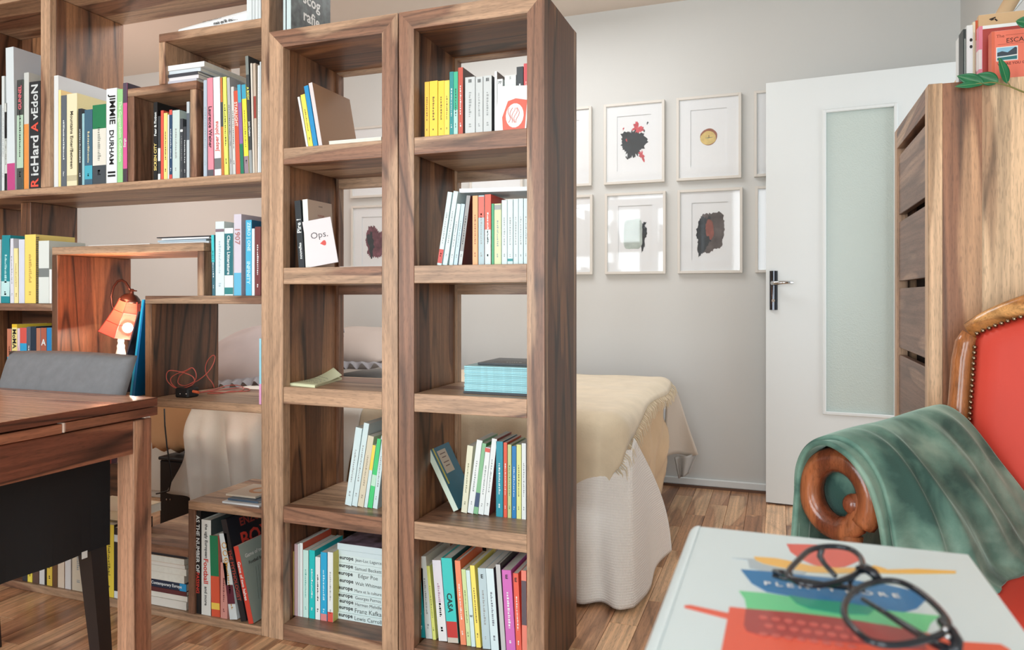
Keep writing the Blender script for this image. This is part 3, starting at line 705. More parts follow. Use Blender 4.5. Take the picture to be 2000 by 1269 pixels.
make_book('book', 'big dark green book standing crosswise at the back of the small box', (X(312, 1.96), 1.96, ZM), 0, X(366, 1.96) - X(312, 1.96), .25, .02, (22, 40, 40), G2, {})
row('on the main shelf beside the side stile', 1.815, ZM, G1, [
    ('pale blue-grey book touching the small box', 397.6, 404.4, 397.6, 157, (176, 192, 206), dict(g=GY)),
    ('dusty pink paperback with slim black title', 406.6, 417.6, 404.7, 153, (222, 140, 156), dict(txt=[('Laurence Weiner', .5, .42, (60, 40, 50), 'down')], band=[(0, .07, (90, 90, 96))])),
    ('white book with red script title', 419.4, 432.4, 416.5, 151.6, (224, 228, 230), dict(txt=[('Jasper Johns', .4, .34, (214, 100, 90), 'up')], band=[(.07, .18, (110, 114, 116))], d=.19)),
    ('narrow orange and dark book', 432.8, 438, 430.2, 152, (196, 116, 60), dict(band=[(.5, .75, (70, 74, 76))])),
    ('acid yellow book', 438.6, 446.6, 433.8, 151, (226, 230, 110), dict(g=BK)),
    ('grey and white book with faded title', 449, 454.6, 443, 152, (176, 178, 178), dict(g=BK)),
    ('white magazine volume with black capital title', 455, 460.6, 451, 170, (206, 208, 204), dict(g=BK)),
    ('red book with white capital lettering', 461.4, 469.6, 456, 178, (206, 86, 62), dict(txt=[('STARLIGHT', .72, .36, (240, 220, 210), 'down')], cov=W)),
    ('slim purple and green book', 470.2, 477, 463.5, 166, (140, 100, 160), dict(band=[(0, .34, (30, 120, 90)), (.8, 1, (70, 170, 200))])),
    ('bright yellow book with sky blue top', 478, 486.6, 471.5, 166, (242, 226, 70), dict(band=[(.84, 1, (60, 160, 190)), (0, .2, (150, 130, 140))], g=(120, 110, 60))),
    ('tall black book with yellow and white title', 487.4, 493.6, 479, 110, (60, 66, 68), dict(txt=[('A BODY', .68, .3, (240, 240, 110), 'down'), ('John Coplans', .38, .26, W, 'down')], band=[(0, .2, (150, 156, 156)), (.84, 1, (120, 128, 124))], hard=1)),
    ('thin cream book after the black one', 494, 497.4, 489, 124, (214, 208, 196), {}),
    ('beige book with a dark red label', 498, 503, 494, 124, (190, 174, 156), dict(band=[(.5, .7, (150, 60, 50))])),
    ('thin white book near the side stile', 503.6, 507, 504, 128, W, dict(g=GY)),
    ('thin pale grey book pressed tight', 507.3, 510, 507.3, 121, (196, 206, 208), {}),
], .2)
# things on the small box and the upper box
gz = py(330, 163, 1.82)[2]
for k, (cc, tk) in enumerate((((190, 190, 200), .011), ((226, 222, 224), .011), ((60, 62, 70), .009), ((206, 216, 222), .011), ((226, 230, 230), .016))):
    lying('magazine', ['grey-lilac magazine at the bottom of the pile on the small box', 'white magazine second from the bottom on the small box', 'dark magazine in the middle of the pile on the small box', 'pale blue magazine under the top one on the small box', 'white book with red back edge topping the pile on the small box'][k], 'magazine', 1.812 + (k % 2) * .004, 1.6853 + [0, .0115, .023, .0325, .044][k], 323 - (4 if k == 4 else 0), [384, 388, 386, 392, 399][k] - 0, .24, tk, cc, 'pile of magazines on the small box', 0)
ws = thing('paper_sheet', 'thin white card leaning against the upper box side', 'card', (X(303), 1.9, 1.6853))
MB().prism([(X(304) + .002, 1.88, 1.6855), (X(303) + .006, 1.88, 1.6855), (X(309), 1.88, 1.742), (X(308), 1.88, 1.742)], (0, .1, 0)).build('card', mat((236, 236, 232), .7), ws)
rb = thing('rolled_newspaper', 'rolled white newspaper with black print lying on the upper box', 'newspaper', (X(400), 1.84, 1.8463))
NEWS = mat((232, 234, 234), .75, name='newsprint')
xa, xb = X(330), X(479)
MB().tube([(xa, 1.85, 1.861), ((xa + xb) / 2, 1.85, 1.867), (xb, 1.85, 1.873)], [.0125, .02, .026], 16).build('roll', NEWS, rb, smooth=False)
MB().tube([(xb + .0004, 1.85, 1.873), (xb + .002, 1.85, 1.873)], [.018, .018], 14).build('roll_core', BLACK, rb)
lettering("mais qu'ils étaient", .2, .013, ((xa + xb) / 2 + .05, 1.8275, 1.866), (xb - xa, 0, .014), (0, 0, 1), bmat(BK), rb, local=False, bold=True)
lettering("que l'objet d'une journée à la main", .24, .009, ((xa + xb) / 2 + .02, 1.834, 1.881), (xb - xa, 0, .014), (0, .5, 1), bmat((70, 70, 74)), rb, local=False)
row('on top of the upper box', 1.815, 1.8463, 'white volumes on the upper box', [
    ('white volume first of four standing', 482, 492, 482, -60, (212, 220, 222), {}),
    ('white volume second of four standing', 492.6, 498, 492.6, -60, (206, 214, 216), {}),
    ('white volume third of four standing', 498.6, 504, 498.6, -62, (214, 222, 224), {}),
    ('white volume touching the side stile', 504.4, 509.8, 504.4, -62, (206, 214, 216), {}),
], .16)
# photography book standing on the inner tower, cover to the room
pb = thing('book', 'dark photography book with white rounded lettering standing on the inner tower', 'book', (X(549), 1.81, 1.8003), (0, 0, 0), 'books on top of the towers')
wB, dB, hB = X(565, 1.81) - X(549, 1.81), .2, .24
PHOTO = mat((74, 84, 84), .35, name='dark_photo_print', var=.75, scale=38)
MB().box(0, wB - .002, .002, dB, .001, hB - .001).build('pages', PAGE, pb, local=True)
MB().box(wB - .002, wB, 0, dB, 0, hB).build('front_cover', PHOTO, pb, local=True); MB().box(0, .002, .0021, dB, 0, hB).build('back_cover', PHOTO, pb, local=True)
MB().box(0, wB - .0021, 0, .002, 0, hB).build('spine', mat((196, 214, 216), .4), pb, local=True)
MB().box(wB * .3, wB * .42, -.0005, .0006, 0, hB).build('spine_band', bmat((50, 58, 62)), pb, local=True)
lettering('rafie', .115, .036, (wB, .1, .068), (0, 1, 0), (0, 0, 1), bmat((232, 234, 232)), pb, bold=True)
lettering('scog', .13, .036, (wB, .1, .11), (0, 1, 0), (0, 0, 1), bmat((232, 234, 232)), pb, bold=True)
lying('book', 'pale cyan book lying on top of the end tower', 'book', 1.88, 1.8004, 884, 972, .12, .03, (200, 226, 230), 'books on top of the towers')
# ---- middle rows
G3 = 'books on the small shelf beside the lamp niche'
row('on the small shelf beside the lamp niche', 1.815, .9903, G3, [
    ('pale book cut by the frame edge', -6, 1.2, -6, 468, W, dict(d=.07)),
    ('teal book with white dots', 2, 18.6, 4, 460, (20, 136, 146), dict(band=[(.1, .32, (190, 226, 226))], g=(180, 220, 220), d=.07)),
    ('lilac white paperback', 20, 27.6, 18.6, 466, (216, 218, 228), dict(g=GY, d=.07)),
    ('pale yellow narrow paperback', 28, 36, 27, 485, (238, 224, 160), dict(d=.07, g=(170, 150, 90))),
    ('plain lilac paperback', 37, 48, 36.6, 468, (212, 216, 230), dict(d=.07)),
    ('wide yellow book with dotted binding', 48.6, 70, 48.6, 458.5, (244, 214, 110), dict(cov=(238, 212, 120), g=(190, 160, 80), hard=1, d=.15)),
    ('grey-white book with small dark picture', 75.5, 96, 75.5, 470.5, (216, 222, 216), dict(cov=(206, 210, 200), band=[(.42, .56, (120, 126, 124))], d=.14)),
    ('thin white booklet against the niche', 96.4, 101, 96.4, 526, (236, 236, 232), dict(d=.12)),
], .14)
yb = [o for o in COL.objects if o.get('label', '').startswith('wide yellow book with dotted')][0]
m_ = MB(); x_ = X(75.4, 1.815) - X(70, 1.815)
hY = max(c.dimensions.z for c in yb.children); wY = max(c.dimensions.x for c in yb.children)
for k in range(36): m_.box(wY + .001, wY + x_ - .001, .0005, .003, hY * (k + .2) / 36 * .97, hY * (k + .7) / 36 * .97)
tag(m_.build('dotted_binding', bmat((70, 60, 50)), yb, local=True), kind='stuff')
G4 = 'guide books on the low shelf behind the grey chair'
row('on the low shelf behind the grey chair', 1.815, .6803, G4, [
    ('orange and blue guide book', 14, 23, 14, 642, (60, 170, 210), dict(band=[(.55, 1, (196, 120, 90))], g=W)),
    ('yellow book with black capital lettering', 23.4, 33.6, 23.4, 633, (238, 220, 140), dict(txt=[('MoMA HI', .72, .5, BK, 'down')], band=[(.95, 1, (230, 190, 40))], cov=(242, 208, 70))),
    ('narrow white and pink guide book', 34, 39, 34, 641, (226, 200, 210), dict(g=(190, 70, 110))),
    ('blue guide book with a red square', 39.4, 52.4, 39.4, 640, (40, 160, 210), dict(band=[(.76, 1, (214, 84, 74))], txt=[('New', .5, .24, W, 'down')])),
    ('dark slate guide book', 52.8, 60, 52.8, 638, (80, 90, 104), dict(g=W)),
    ('midnight blue guide book', 60.4, 70.8, 60.4, 637.5, (20, 42, 62), {}),
    ('guide book half brown and half blue', 71.2, 79.2, 71.2, 640.5, (50, 166, 208), dict(band=[(.5, 1, (182, 116, 88))])),
    ('brown-red guide book with white emblem', 79.6, 91.2, 79.6, 640, (60, 60, 60), dict(band=[(.5, 1, (170, 92, 70))], txt=[('A', .78, .1, W, 'flat')])),
    ('blue and white guide book', 91.6, 101, 91.6, 640, (206, 220, 206), dict(band=[(.5, 1, (30, 130, 190))])),
], .13)
G5 = 'books above the cable niche'
row('above the cable niche', 1.815, 1.0163, G5, [
    ('dark teal narrow book', 414.7, 420.4, 412.6, 459, (60, 110, 124), dict(band=[(.55, 1, (70, 200, 206))], g=W)),
    ('pale cyan white book', 421, 438, 421.4, 433, (212, 230, 230), dict(g=(170, 190, 200), band=[(.86, .9, (130, 110, 120))])),
    ('white book with dark teal title panel', 438.6, 455.6, 438.6, 445.7, (222, 232, 230), dict(band=[(.3, .92, (40, 110, 120)), (.02, .12, (50, 130, 130))], txt=[('Claude Litterature', .6, .58, W, 'down')])),
    ('tall lilac and sea-blue hardback', 457, 471.6, 457.4, 418.6, (206, 200, 212), dict(txt=[('1907', .72, .2, (170, 120, 120), 'down')], band=[(0, .28, (100, 180, 214))], cov=(196, 186, 196), hard=1)),
    ('sky blue paperback with spaced capital title', 480, 491.6, 480, 430, (70, 176, 214), dict(txt=[('ZERO | ONE', .78, .4, (190, 230, 240), 'down'), ('INFINITY', .3, .3, (190, 230, 240), 'down')], cov=(40, 100, 140))),
    ('plain white paperback', 492, 497.4, 492, 446.5, (222, 228, 230), {}),
    ('dark red book touching the side stile', 498, 509.4, 498, 443, (110, 50, 50), dict(g=W)),
], .15)
zq = 1.1813
for k, (cc, u0, u1, dz, tk, rz) in enumerate((((214, 222, 228), 312, 408, 0, .006, .0), ((170, 186, 196), 308, 400, .007, .006, .03), ((226, 230, 232), 316, 410, .014, .005, -.02), ((52, 50, 54), 306, 412, .0205, .003, .0))):
    lying('magazine', ['white magazine at the bottom of the loose pile on the lamp niche', 'blue-grey magazine second in the loose pile on the lamp niche', 'white magazine third in the loose pile on the lamp niche', 'black backed magazine topping the loose pile on the lamp niche'][k], 'magazine', 1.83, zq + dz, u0, u1, .2, tk, cc, 'loose magazines on the lamp niche', rz)
ps = thing('paper_sheet', 'white paper sheet lying flat on the lamp niche', 'paper', (X(220), 1.9, zq))
MB().box(X(165), X(285), 1.815, 2.0, zq + .0003, zq + .003).build('sheet', mat((232, 230, 226), .7), ps)
sp = thing('booklet', 'thin cyan and pink booklet standing against the side stile in the cable niche', 'booklet', (X(506), 1.9, .6905))
xs_ = X(509.4)
MB().box(xs_ - .008, xs_ - .001, 1.803, 1.93, .6906, .888).build('cover', bmat((150, 206, 222)), sp)
MB().box(xs_ - .0082, xs_ - .0008, 1.8025, 1.806, .6907, .752).build('spine_band', bmat((220, 160, 200)), sp)
# ---- bottom box
G6 = 'books in the bottom box of the stepped bookcase'
row('in the bottom box', 1.808, .0265, G6, [
    ('black book with upright white and red title', 381, 392.4, 381, 997, BK, dict(txt=[('AS THE NUMBER OF', .68, .56, W, 'down'), ('PASSING', .3, .2, (214, 70, 56), 'down')])),
    ('white book with red word in its title', 393.6, 411.6, 392.4, 1014, (222, 224, 218), dict(txt=[('the ugly European', .78, .36, (70, 70, 70), 'down'), ('Football', .46, .26, (206, 60, 50), 'down'), ('and more', .2, .2, (80, 80, 80), 'down')], cov=(60, 70, 70), hard=1)),
    ('green and orange-red book', 413.4, 430, 409.4, 1045, (216, 90, 62), dict(band=[(.5, 1, (26, 120, 80)), (.09, .17, (240, 206, 90))], cov=(190, 120, 110), hard=1, d=.14)),
    ('pink booklet', 431, 444, 431, 1098, (212, 150, 140), dict(g=(120, 60, 60), d=.13)),
    ('white book with gold discs and maroon oval', 449, 464, 428, 1042, (214, 224, 226), dict(band=[(.18, .4, (96, 40, 56))], g=(190, 140, 60), d=.13)),
    ('black hardback with red capital title on its cover', 471, 482.4, 431.4, 1015.5, (34, 34, 38), dict(cov=(28, 32, 40), txt=[('THE MYTHOLOGIST', .45, .5, (170, 70, 60), 'down')], hard=1, d=.2)),
    ('red spined book with grey-green football cover', 486, 496, 456, 1067.6, (206, 70, 54), dict(cov=(150, 164, 156), txt=[('Game of two halves', .55, .5, W, 'down')], d=.155, y=1.803)),
], .16)
def cover_text(start, items):
    o = [o for o in COL.objects if o.get('label', '').startswith(start)][0]
    h = max(c.data.vertices[i].co.z for c in o.children if c.name.startswith('cover') for i in range(len(c.data.vertices)))
    w = max(c.data.vertices[i].co.x for c in o.children for i in range(len(c.data.vertices)))
    for s, yc, ln, fz, hm, cc in items: lettering(s, ln, hm, (w, yc, h * fz), (0, 1, 0), (0, 0, 1), bmat(cc), o, bold=True)
    return o, w, h
cover_text('black hardback with red capital', [('BOX', .115, .15, .74, .05, (206, 66, 54)), ('ENZO', .1, .11, .92, .026, (150, 60, 52))])
o_, w_, h_ = cover_text('red spined book with grey-green', [('Game of two halves', .085, .13, .84, .016, (226, 230, 226)), ('Football fanzines', .075, .1, .74, .01, (60, 64, 62))])
m_ = MB(); m_.ball((w_ + .0002, .1, h_ * .4), .016, 10, 8, (.05, 1, 1.2)); m_.ball((w_ + .0002, .1, h_ * .28), .02, 10, 8, (.05, 1.1, 1)); m_.build('portrait_print', bmat((40, 46, 46)), o_, local=True)
m_ = MB()
for k in range(7):
    a = .45 * k; m_.tube([(w_ + .0003, .04 + .012 * k, h_ * .25), (w_ + .0003, .055 + .011 * k, h_ * .66)], .0006, 4)
tag(m_.build('line_drawing', bmat((96, 106, 100)), o_, local=True), kind='stuff')
og = [o for o in COL.objects if o.get('label', '').startswith('white book with gold discs')][0]
wg = max(c.dimensions.x for c in og.children); hg = max(c.dimensions.z for c in og.children)
m_ = MB()
for f in (.86, .77, .68): m_.tube([(wg / 2 + wg * .3 * math.cos(t), -.0005, hg * f + wg * .3 * math.sin(t)) for t in [k * .6283 for k in range(10)]], .0012, 5, closed=True)
m_.build('gold_rings', bmat((206, 150, 60)), og, local=True)
mag = ['silvery magazine at the bottom of the fan on the bottom box', 'dark blue magazine in the fan on the bottom box', 'cream magazine with an orange circle topping the fan on the bottom box']
for k, (cc, u0, y_, rz) in enumerate((((220, 224, 226), 434, 1.815, .05), ((70, 90, 110), 445, 1.83, .12), ((206, 190, 170), 441, 1.85, .2))):
    r_ = lying('magazine', mag[k], 'magazine', y_, .3773 + .0065 * k, u0, 509 - k * 2 - (6 if k == 2 else 3), .17 - .02 * k, .0055, cc, 'magazines on the bottom box', 0)
    if k == 2: MB().lathe([(.034, .0055), (.034, .0062), (.022, .0062), (.022, .0055)], 20, Matrix.Translation((.075, .07, 0)), cap=False).build('orange_ring', bmat((196, 130, 70)), r_, local=True)
# ---- flat stack under the lowest shelf
G7 = 'paperbacks stacked flat beside the bottom box'
st = [('white paperback at the bottom', (218, 214, 204), 1193, 1177), ('cream paperback with a small emblem', (222, 218, 206), 1177, 1167), ('maroon paperback', (92, 44, 46), 1167, 1158), ('navy paperback with white title and blue corner', (30, 44, 66), 1158, 1143), ('white paperback with grey pages', (212, 206, 194), 1143, 1127), ('ivory paperback', (220, 214, 200), 1127, 1114), ('thin white paperback', (226, 222, 212), 1114, 1107), ('beige paperback', (212, 190, 164), 1107, 1094), ('white paperback with black cover', (36, 36, 42), 1094, 1083)]
k0 = .0268 - py(340, 1193, 1.812)[2]
for k, (d_, cc, va, vb_) in enumerate(st):
    z0_ = py(340, va, 1.812)[2] + k0; z1_ = py(340, vb_, 1.812)[2] + k0; dx = [0, 2, 0, 0, -4, 0, -3, -4, 0][k]
    lying('book', d_ + ' in the flat stack beside the bottom box', 'book', 1.812 + rnd.uniform(0, .004), z0_, 279, 364 + dx, .13, z1_ - z0_ - .0006, cc, G7, 0, dict(txt=[('Contemporary Europe', .55, .7, W, True)], band=(.85, 1.0, (40, 150, 206))) if 'navy' in d_ else (dict(spine=False) if k in (4, 5, 7) else {}))
# ---- bottom row in the shade of the table
row('on the base board behind the black chair', 1.81, .0263, 'books in the shade behind the black chair', [
    ('dark paperback with a silver disc', 44, 53.4, 44, 1040, (50, 54, 60), dict(d=.12)),
    ('short yellow paperback', 54, 63, 54, 1040, (240, 220, 90), dict(g=(120, 100, 30), d=.12)),
    ('dark brown paperback', 64, 76, 64, 1040, (96, 74, 66), dict(d=.12)),
    ('white paperback', 77, 87, 77, 1036, (216, 216, 214), dict(d=.12)),
    ('black narrow paperback', 87.5, 91, 87.5, 1040, BK, dict(d=.12)),
    ('yellow paperback with black lettering', 91.6, 102, 91.6, 1030, (226, 196, 80), dict(g=BK, d=.12)),
    ('brown leather-look book', 102.6, 112.4, 102.6, 1030, (104, 74, 50), dict(d=.12)),
    ('beige and tan book', 113, 125.6, 113, 1026, (222, 206, 186), dict(cov=(200, 160, 120), d=.12)),
    ('white book with a small black crest', 127, 138.6, 127, 1020, (216, 214, 212), dict(d=.12)),
    ('cream book', 141, 165, 141, 1016, (214, 202, 180), dict(g=GY, d=.12)),
    ('tall bright yellow book', 204, 222.6, 204, 1023, (246, 222, 80), dict(g=(120, 110, 50), cov=(24, 26, 30), d=.14)),
    ('black file with white labels', 223, 231.2, 223, 1030, (28, 30, 36), dict(band=[(.0, .1, W), (.8, .9, W)], d=.14)),
], .12)
zt2 = py(225, 1023, 1.815)[2] + .006
lying('book', 'cream book with a dark edge lying across the yellow book behind the chair', 'book', 1.83, zt2, 150, 249, .14, .03, (224, 204, 170), 'books in the shade behind the black chair')
rc = make_book('book', 'small red and dark book standing on the low panel behind the chair', (X(203, 2.08), 2.071, .3853), 0, X(221, 2.08) - X(203, 2.08), .1, .028, (150, 56, 50), None, dict(g=(60, 30, 40), cov=(80, 50, 60)))
# ------------------------------------------------------------------ lamp in the niche
lp = thing('table_lamp', 'small table lamp with hooked brown arm and red shade glowing in the niche', 'lamp', (X(236, 1.93), 1.93, .69))
yl = 1.93
BRZ = mat((70, 44, 38), .35, .6, 'bronze'); CRM = mat((232, 222, 206), .5, name='cream_enamel')
def P(u, v, y=yl): return Vector(py(u, v, y))
pole_x = P(236, 660).x
MB().lathe([(.06, 0), (.06, .008), (.045, .016), (.02, .022)], 20, Matrix.Translation((pole_x, yl, .6905))).build('base', BRZ, lp, smooth=True)
zp = [P(236, v).z for v in (692, 680, 675, 670, 665, 660, 640)]
MB().lathe([(.012, .712), (.017, zp[0]), (.012, zp[1]), (.013, zp[2]), (.009, zp[3]), (.011, zp[4]), (.008, zp[5]), (.007, zp[6] + .03)], 16, Matrix.Translation((pole_x, yl, 0))).build('pole', CRM, lp, smooth=True)
arm = [P(u, v) for u, v in ((236, 632), (228, 615), (219, 596), (217, 578), (222, 560), (230, 549), (238, 547), (246, 552), (252, 562), (255, 567))]
MB().tube(arm, .0045, 8).build('arm', BRZ, lp, smooth=True)
s0, s1 = P(256, 577), P(243, 643); axis = (P(240, 646) - P(257, 574)).normalized()
top = P(257, 574)
zax = axis; xax = Vector((0, 1, 0)).cross(zax).normalized(); yax = zax.cross(xax)
MX = Matrix(((xax.x, yax.x, zax.x, top.x), (xax.y, yax.y, zax.y, top.y), (xax.z, yax.z, zax.z, top.z), (0, 0, 0, 1)))
k_ = 2.55 / F
MB().lathe([(.004, -.018), (.006, -.006), (.008, 0), (.02 , .004), (.030, .014), (.034, .025)], 20, MX).build('cap', BRZ, lp, smooth=True)
MB().tube([P(257, 567), P(267, 568)], [.004, .002], 6).build('switch', BRZ, lp)
shm = bpy.data.materials.new('red_lamp_shade'); shm.use_nodes = True; nt = shm.node_tree
pb_ = nt.nodes['Principled BSDF']; pb_.inputs['Base Color'].default_value = lin((218, 92, 76)); pb_.inputs['Roughness'].default_value = .6
tl = nt.nodes.new('ShaderNodeBsdfTranslucent'); tl.inputs['Color'].default_value = lin((240, 130, 104))
mx_ = nt.nodes.new('ShaderNodeMixShader'); mx_.inputs[0].default_value = .1
nt.links.new(pb_.outputs[0], mx_.inputs[1]); nt.links.new(tl.outputs[0], mx_.inputs[2]); nt.links.new(mx_.outputs[0], nt.nodes['Material Output'].inputs[0])
def shade_prof(f): return .033 + (.075 - .033) * f ** 1.25
m = MB(); t = bmesh.new(); n_ = 6; rings = []
LS = .125
for i in range(9):
    f = i / 8; r = shade_prof(f); rings.append([t.verts.new((r * math.cos(2 * math.pi * k / n_), r * math.sin(2 * math.pi * k / n_), .02 + LS * f)) for k in range(n_)])
for A, B in zip(rings, rings[1:]):
    for k in range(n_): t.faces.new([A[k], A[(k + 1) % n_], B[(k + 1) % n_], B[k]])
m.add(t, MX); shd = m.build('lamp_shade', shm, lp, thick=.0012)
m = MB()
for k in range(n_): m.tube([MX @ Vector(((shade_prof(i / 8) + .0008) * math.cos(2 * math.pi * k / n_), (shade_prof(i / 8) + .0008) * math.sin(2 * math.pi * k / n_), .02 + LS * i / 8)) for i in range(9)], .0011, 5)
for f in (.33, .66, 1.0): m.tube([MX @ Vector(((shade_prof(f) + .0008) * math.cos(2 * math.pi * k / n_), (shade_prof(f) + .0008) * math.sin(2 * math.pi * k / n_), .02 + LS * f)) for k in range(n_)], .0011, 5, closed=True)
m.build('shade_ribs', mat((120, 40, 34), .5), shd)
bulb = P(249, 640, 1.905)
MB().ball(bulb, .017, 14, 10).build('bulb', mat((255, 250, 240), .4, emit=28.0, ecol=(255, 236, 214), name='lit_bulb'), lp, smooth=True)
pl_ = bpy.data.lights.new('bulb_light', 'POINT'); pl_.energy = 15.0; pl_.color = (1, .86, .68); pl_.shadow_soft_size = .022
po = bpy.data.objects.new('bulb_light', pl_); COL.objects.link(po); po.location = bulb
point('added_shade_glow', MX @ Vector((-.02, -.10, .01)), 3.2, (1.0, .36, .17), .03)  # extra light added outside the shade, stands for light passing through it

# blue folder and dark poster leaning in the niche
bf = thing('folder', 'bright blue folder leaning upright against the cable niche side', 'folder', (X(270), 1.82, .69))
a0, a1 = P(283.5, 583, 1.81), P(254, 773, 1.81); tz = .6906
def leaf(uA, uB, y0, y1, th, name, m, par, top_z, toff=0):
    xt_, xb_ = X(uA, y0), X(uB, y0)
    return MB().prism([(xb_, y0, tz), (xb_ + th, y0, tz), (xt_ + th, y0, top_z), (xt_, y0, top_z)], (0, y1 - y0, 0)).build(name, m, par)
zt_ = py(283, 585, 1.81)[2]
xtop = X(283, 1.81) - .012; xbot = X(253, 1.81)
MB().prism([(xbot, 1.81, tz), (xbot + .008, 1.81, tz), (xtop + .008, 1.81, zt_), (xtop, 1.81, zt_)], (0, .22, 0)).build('folder_edge', bmat((40, 180, 220)), bf)
MB().prism([(xbot + .0085, 1.8105, tz), (xbot + .02, 1.8105, tz), (xtop + .0105, 1.8105, zt_ - .002), (xtop + .0085, 1.8105, zt_ - .002)], (0, .22, 0)).build('folder_cover', bmat((10, 110, 170)), bf)
PRT = mat((60, 52, 66), .3, name='dark_poster_print', var=.95, scale=16)
db = thing('record_sleeve', 'dark printed record sleeve leaning against the blue folder', 'record sleeve', (X(250), 1.84, .69))
zt2_ = py(272, 608, 1.84)[2]; xt2, xb2 = X(272, 1.84) - .004, X(226, 1.84)
MB().prism([(xb2, 1.84, tz), (xb2 + .005, 1.84, tz), (xt2 + .005, 1.84, zt2_), (xt2, 1.84, zt2_)], (0, .2, 0)).build('sleeve', PRT, db)
MB().prism([(xb2 - .0004, 1.838, tz), (xb2 + .0055, 1.838, tz), (xt2 + .0055, 1.838, zt2_), (xt2 - .0004, 1.838, zt2_)], (0, .002, 0)).build('edge', bmat((70, 60, 70)), db)
# charger with a coiled red cable
chg = thing('charger', 'small black charger box on the floor of the cable niche', 'charger', (X(355), 1.83, .69))
cq = [Vector(pz(u, v, .6904)) for u, v in ((341, 776), (376, 775))]
cw = (cq[1] - cq[0]).length
MB().box(cq[0].x, cq[0].x + cw, cq[0].y, cq[0].y + .05, .6904, .6904 + .031, .004).build('body', BLACK, chg)
for u in (352, 364): MB().ball(Vector(py(u, 769, cq[0].y - .0005)), .0025, 8, 6).build('contact', CHROME, chg, smooth=True)
cab = thing('cable', 'thin red cable looped loosely over the black charger', 'cable', (X(380), 1.9, .69))
RDC = mat((196, 92, 78), .5, name='red_rubber')
def loop(pts, y0, y1): return [Vector(py(u, v, y0 + (y1 - y0) * i / (len(pts) - 1))) for i, (u, v) in enumerate(pts)]
def smooth_pts(p, n=5):
    out = []
    for i in range(len(p) - 1):
        a, b, c, d = p[max(i - 1, 0)], p[i], p[i + 1], p[min(i + 2, len(p) - 1)]
        for k in range(n):
            t = k / n; out.append(.5 * ((2 * b) + (c - a) * t + (2 * a - 5 * b + 4 * c - d) * t * t + (3 * b - a - 3 * c + d) * t ** 3))
    return out + [p[-1]]
L1 = loop([(352, 760), (338, 755), (327, 744), (325, 732), (330, 724), (342, 724), (360, 728), (376, 735), (380, 745), (374, 752), (360, 757), (345, 757), (335, 748), (334, 738), (345, 730), (362, 724), (375, 718), (382, 726), (383, 738), (376, 747), (360, 753), (348, 748), (350, 736), (360, 727), (372, 720)], 1.84, 1.87)
L2 = loop([(372, 750), (388, 742), (405, 728), (416, 712), (420, 697), (415, 694), (405, 705), (401, 720), (405, 735), (415, 748), (418, 757)], 1.88, 1.95)
m = MB(); m.tube(smooth_pts(L1), .0016, 6); m.tube(smooth_pts(L2), .0016, 6)
L3 = [Vector(pz(u, v, .6925)) for u, v in ((388, 767), (410, 764), (440, 760), (470, 757), (488, 760), (478, 764), (450, 764), (430, 768), (405, 768))]
L3b = [Vector(pz(u, v, .6925)) for u, v in ((388, 766), (420, 760), (440, 753.5), (462, 752), (476, 757), (470, 763), (440, 766), (410, 765))]
m.tube(smooth_pts(L3), .0016, 6); m.tube(smooth_pts(L3b), .0016, 6)
m.build('cord', RDC, cab, smooth=True)
MB().tube([Vector(py(353, 760, cq[0].y + .01)), Vector(py(368, 763, cq[0].y + .01))], .004, 8).build('plug', mat((236, 206, 190), .5), cab)
MB().tube([Vector(py(377, 764, cq[0].y + .012)), Vector(py(388, 766, cq[0].y + .012))], .0045, 8).build('connector', mat((230, 110, 70), .5), cab)

# ------------------------------------------------------------------ framed prints on the back wall
def blot(seed, w, h, cx, cz, rough=.35, n=60, parent=None, m=None, y=0.0, name='paint_mark', sq=2.0):
    R = random.Random(seed); ph = [R.uniform(0, 6.28) for _ in range(8)]; pts = []
    for k in range(n):
        t = 2 * math.pi * k / n; r = 1 + rough * sum(math.sin((q + 2) * t + ph[q]) / (q + 1.5) for q in range(7)) * .55 + rough * R.uniform(-.28, .28)
        r *= (abs(math.cos(t)) ** sq + abs(math.sin(t)) ** sq) ** (-1 / sq)
        pts.append((cx + w / 2 * r * math.cos(t), y, cz + h / 2 * r * math.sin(t)))
    return flat(name, pts, m, parent, True, .0004, (0, 1, 0))
GLS = bpy.data.materials.new('picture_glass'); GLS.use_nodes = True; nt = GLS.node_tree
for n in list(nt.nodes):
    if n.type == 'BSDF_PRINCIPLED': nt.nodes.remove(n)
tr_ = nt.nodes.new('ShaderNodeBsdfTransparent'); gl_ = nt.nodes.new('ShaderNodeBsdfGlossy'); gl_.inputs['Roughness'].default_value = .04
fr_ = nt.nodes.new('ShaderNodeFresnel'); fr_.inputs['IOR'].default_value = 1.5; mm_ = nt.nodes.new('ShaderNodeMixShader')
mm_.inputs[0].default_value = .028; nt.links.new(tr_.outputs[0], mm_.inputs[1]); nt.links.new(gl_.outputs[0], mm_.inputs[2]); nt.links.new(mm_.outputs[0], nt.nodes['Material Output'].inputs[0])
MATB = mat((232, 236, 238), .8, name='mat_board'); SHEET = mat((232, 236, 238), .8, name='print_paper')
INK = mat((44, 54, 60), .6, name='ink', var=.3, scale=60); RINK = mat((196, 84, 92), .6, name='rose_ink', var=.3, scale=60); GINK = mat((176, 190, 184), .6, name='grey_wash', var=.15, scale=30)
BINK = mat((90, 84, 84), .6, name='brown_grey_wash', var=.4, scale=25); WINE = mat((110, 70, 82), .6, name='wine_wash', var=.5, scale=40); GOLD = mat((214, 190, 122), .6, name='ochre_wash', var=.15, scale=40)
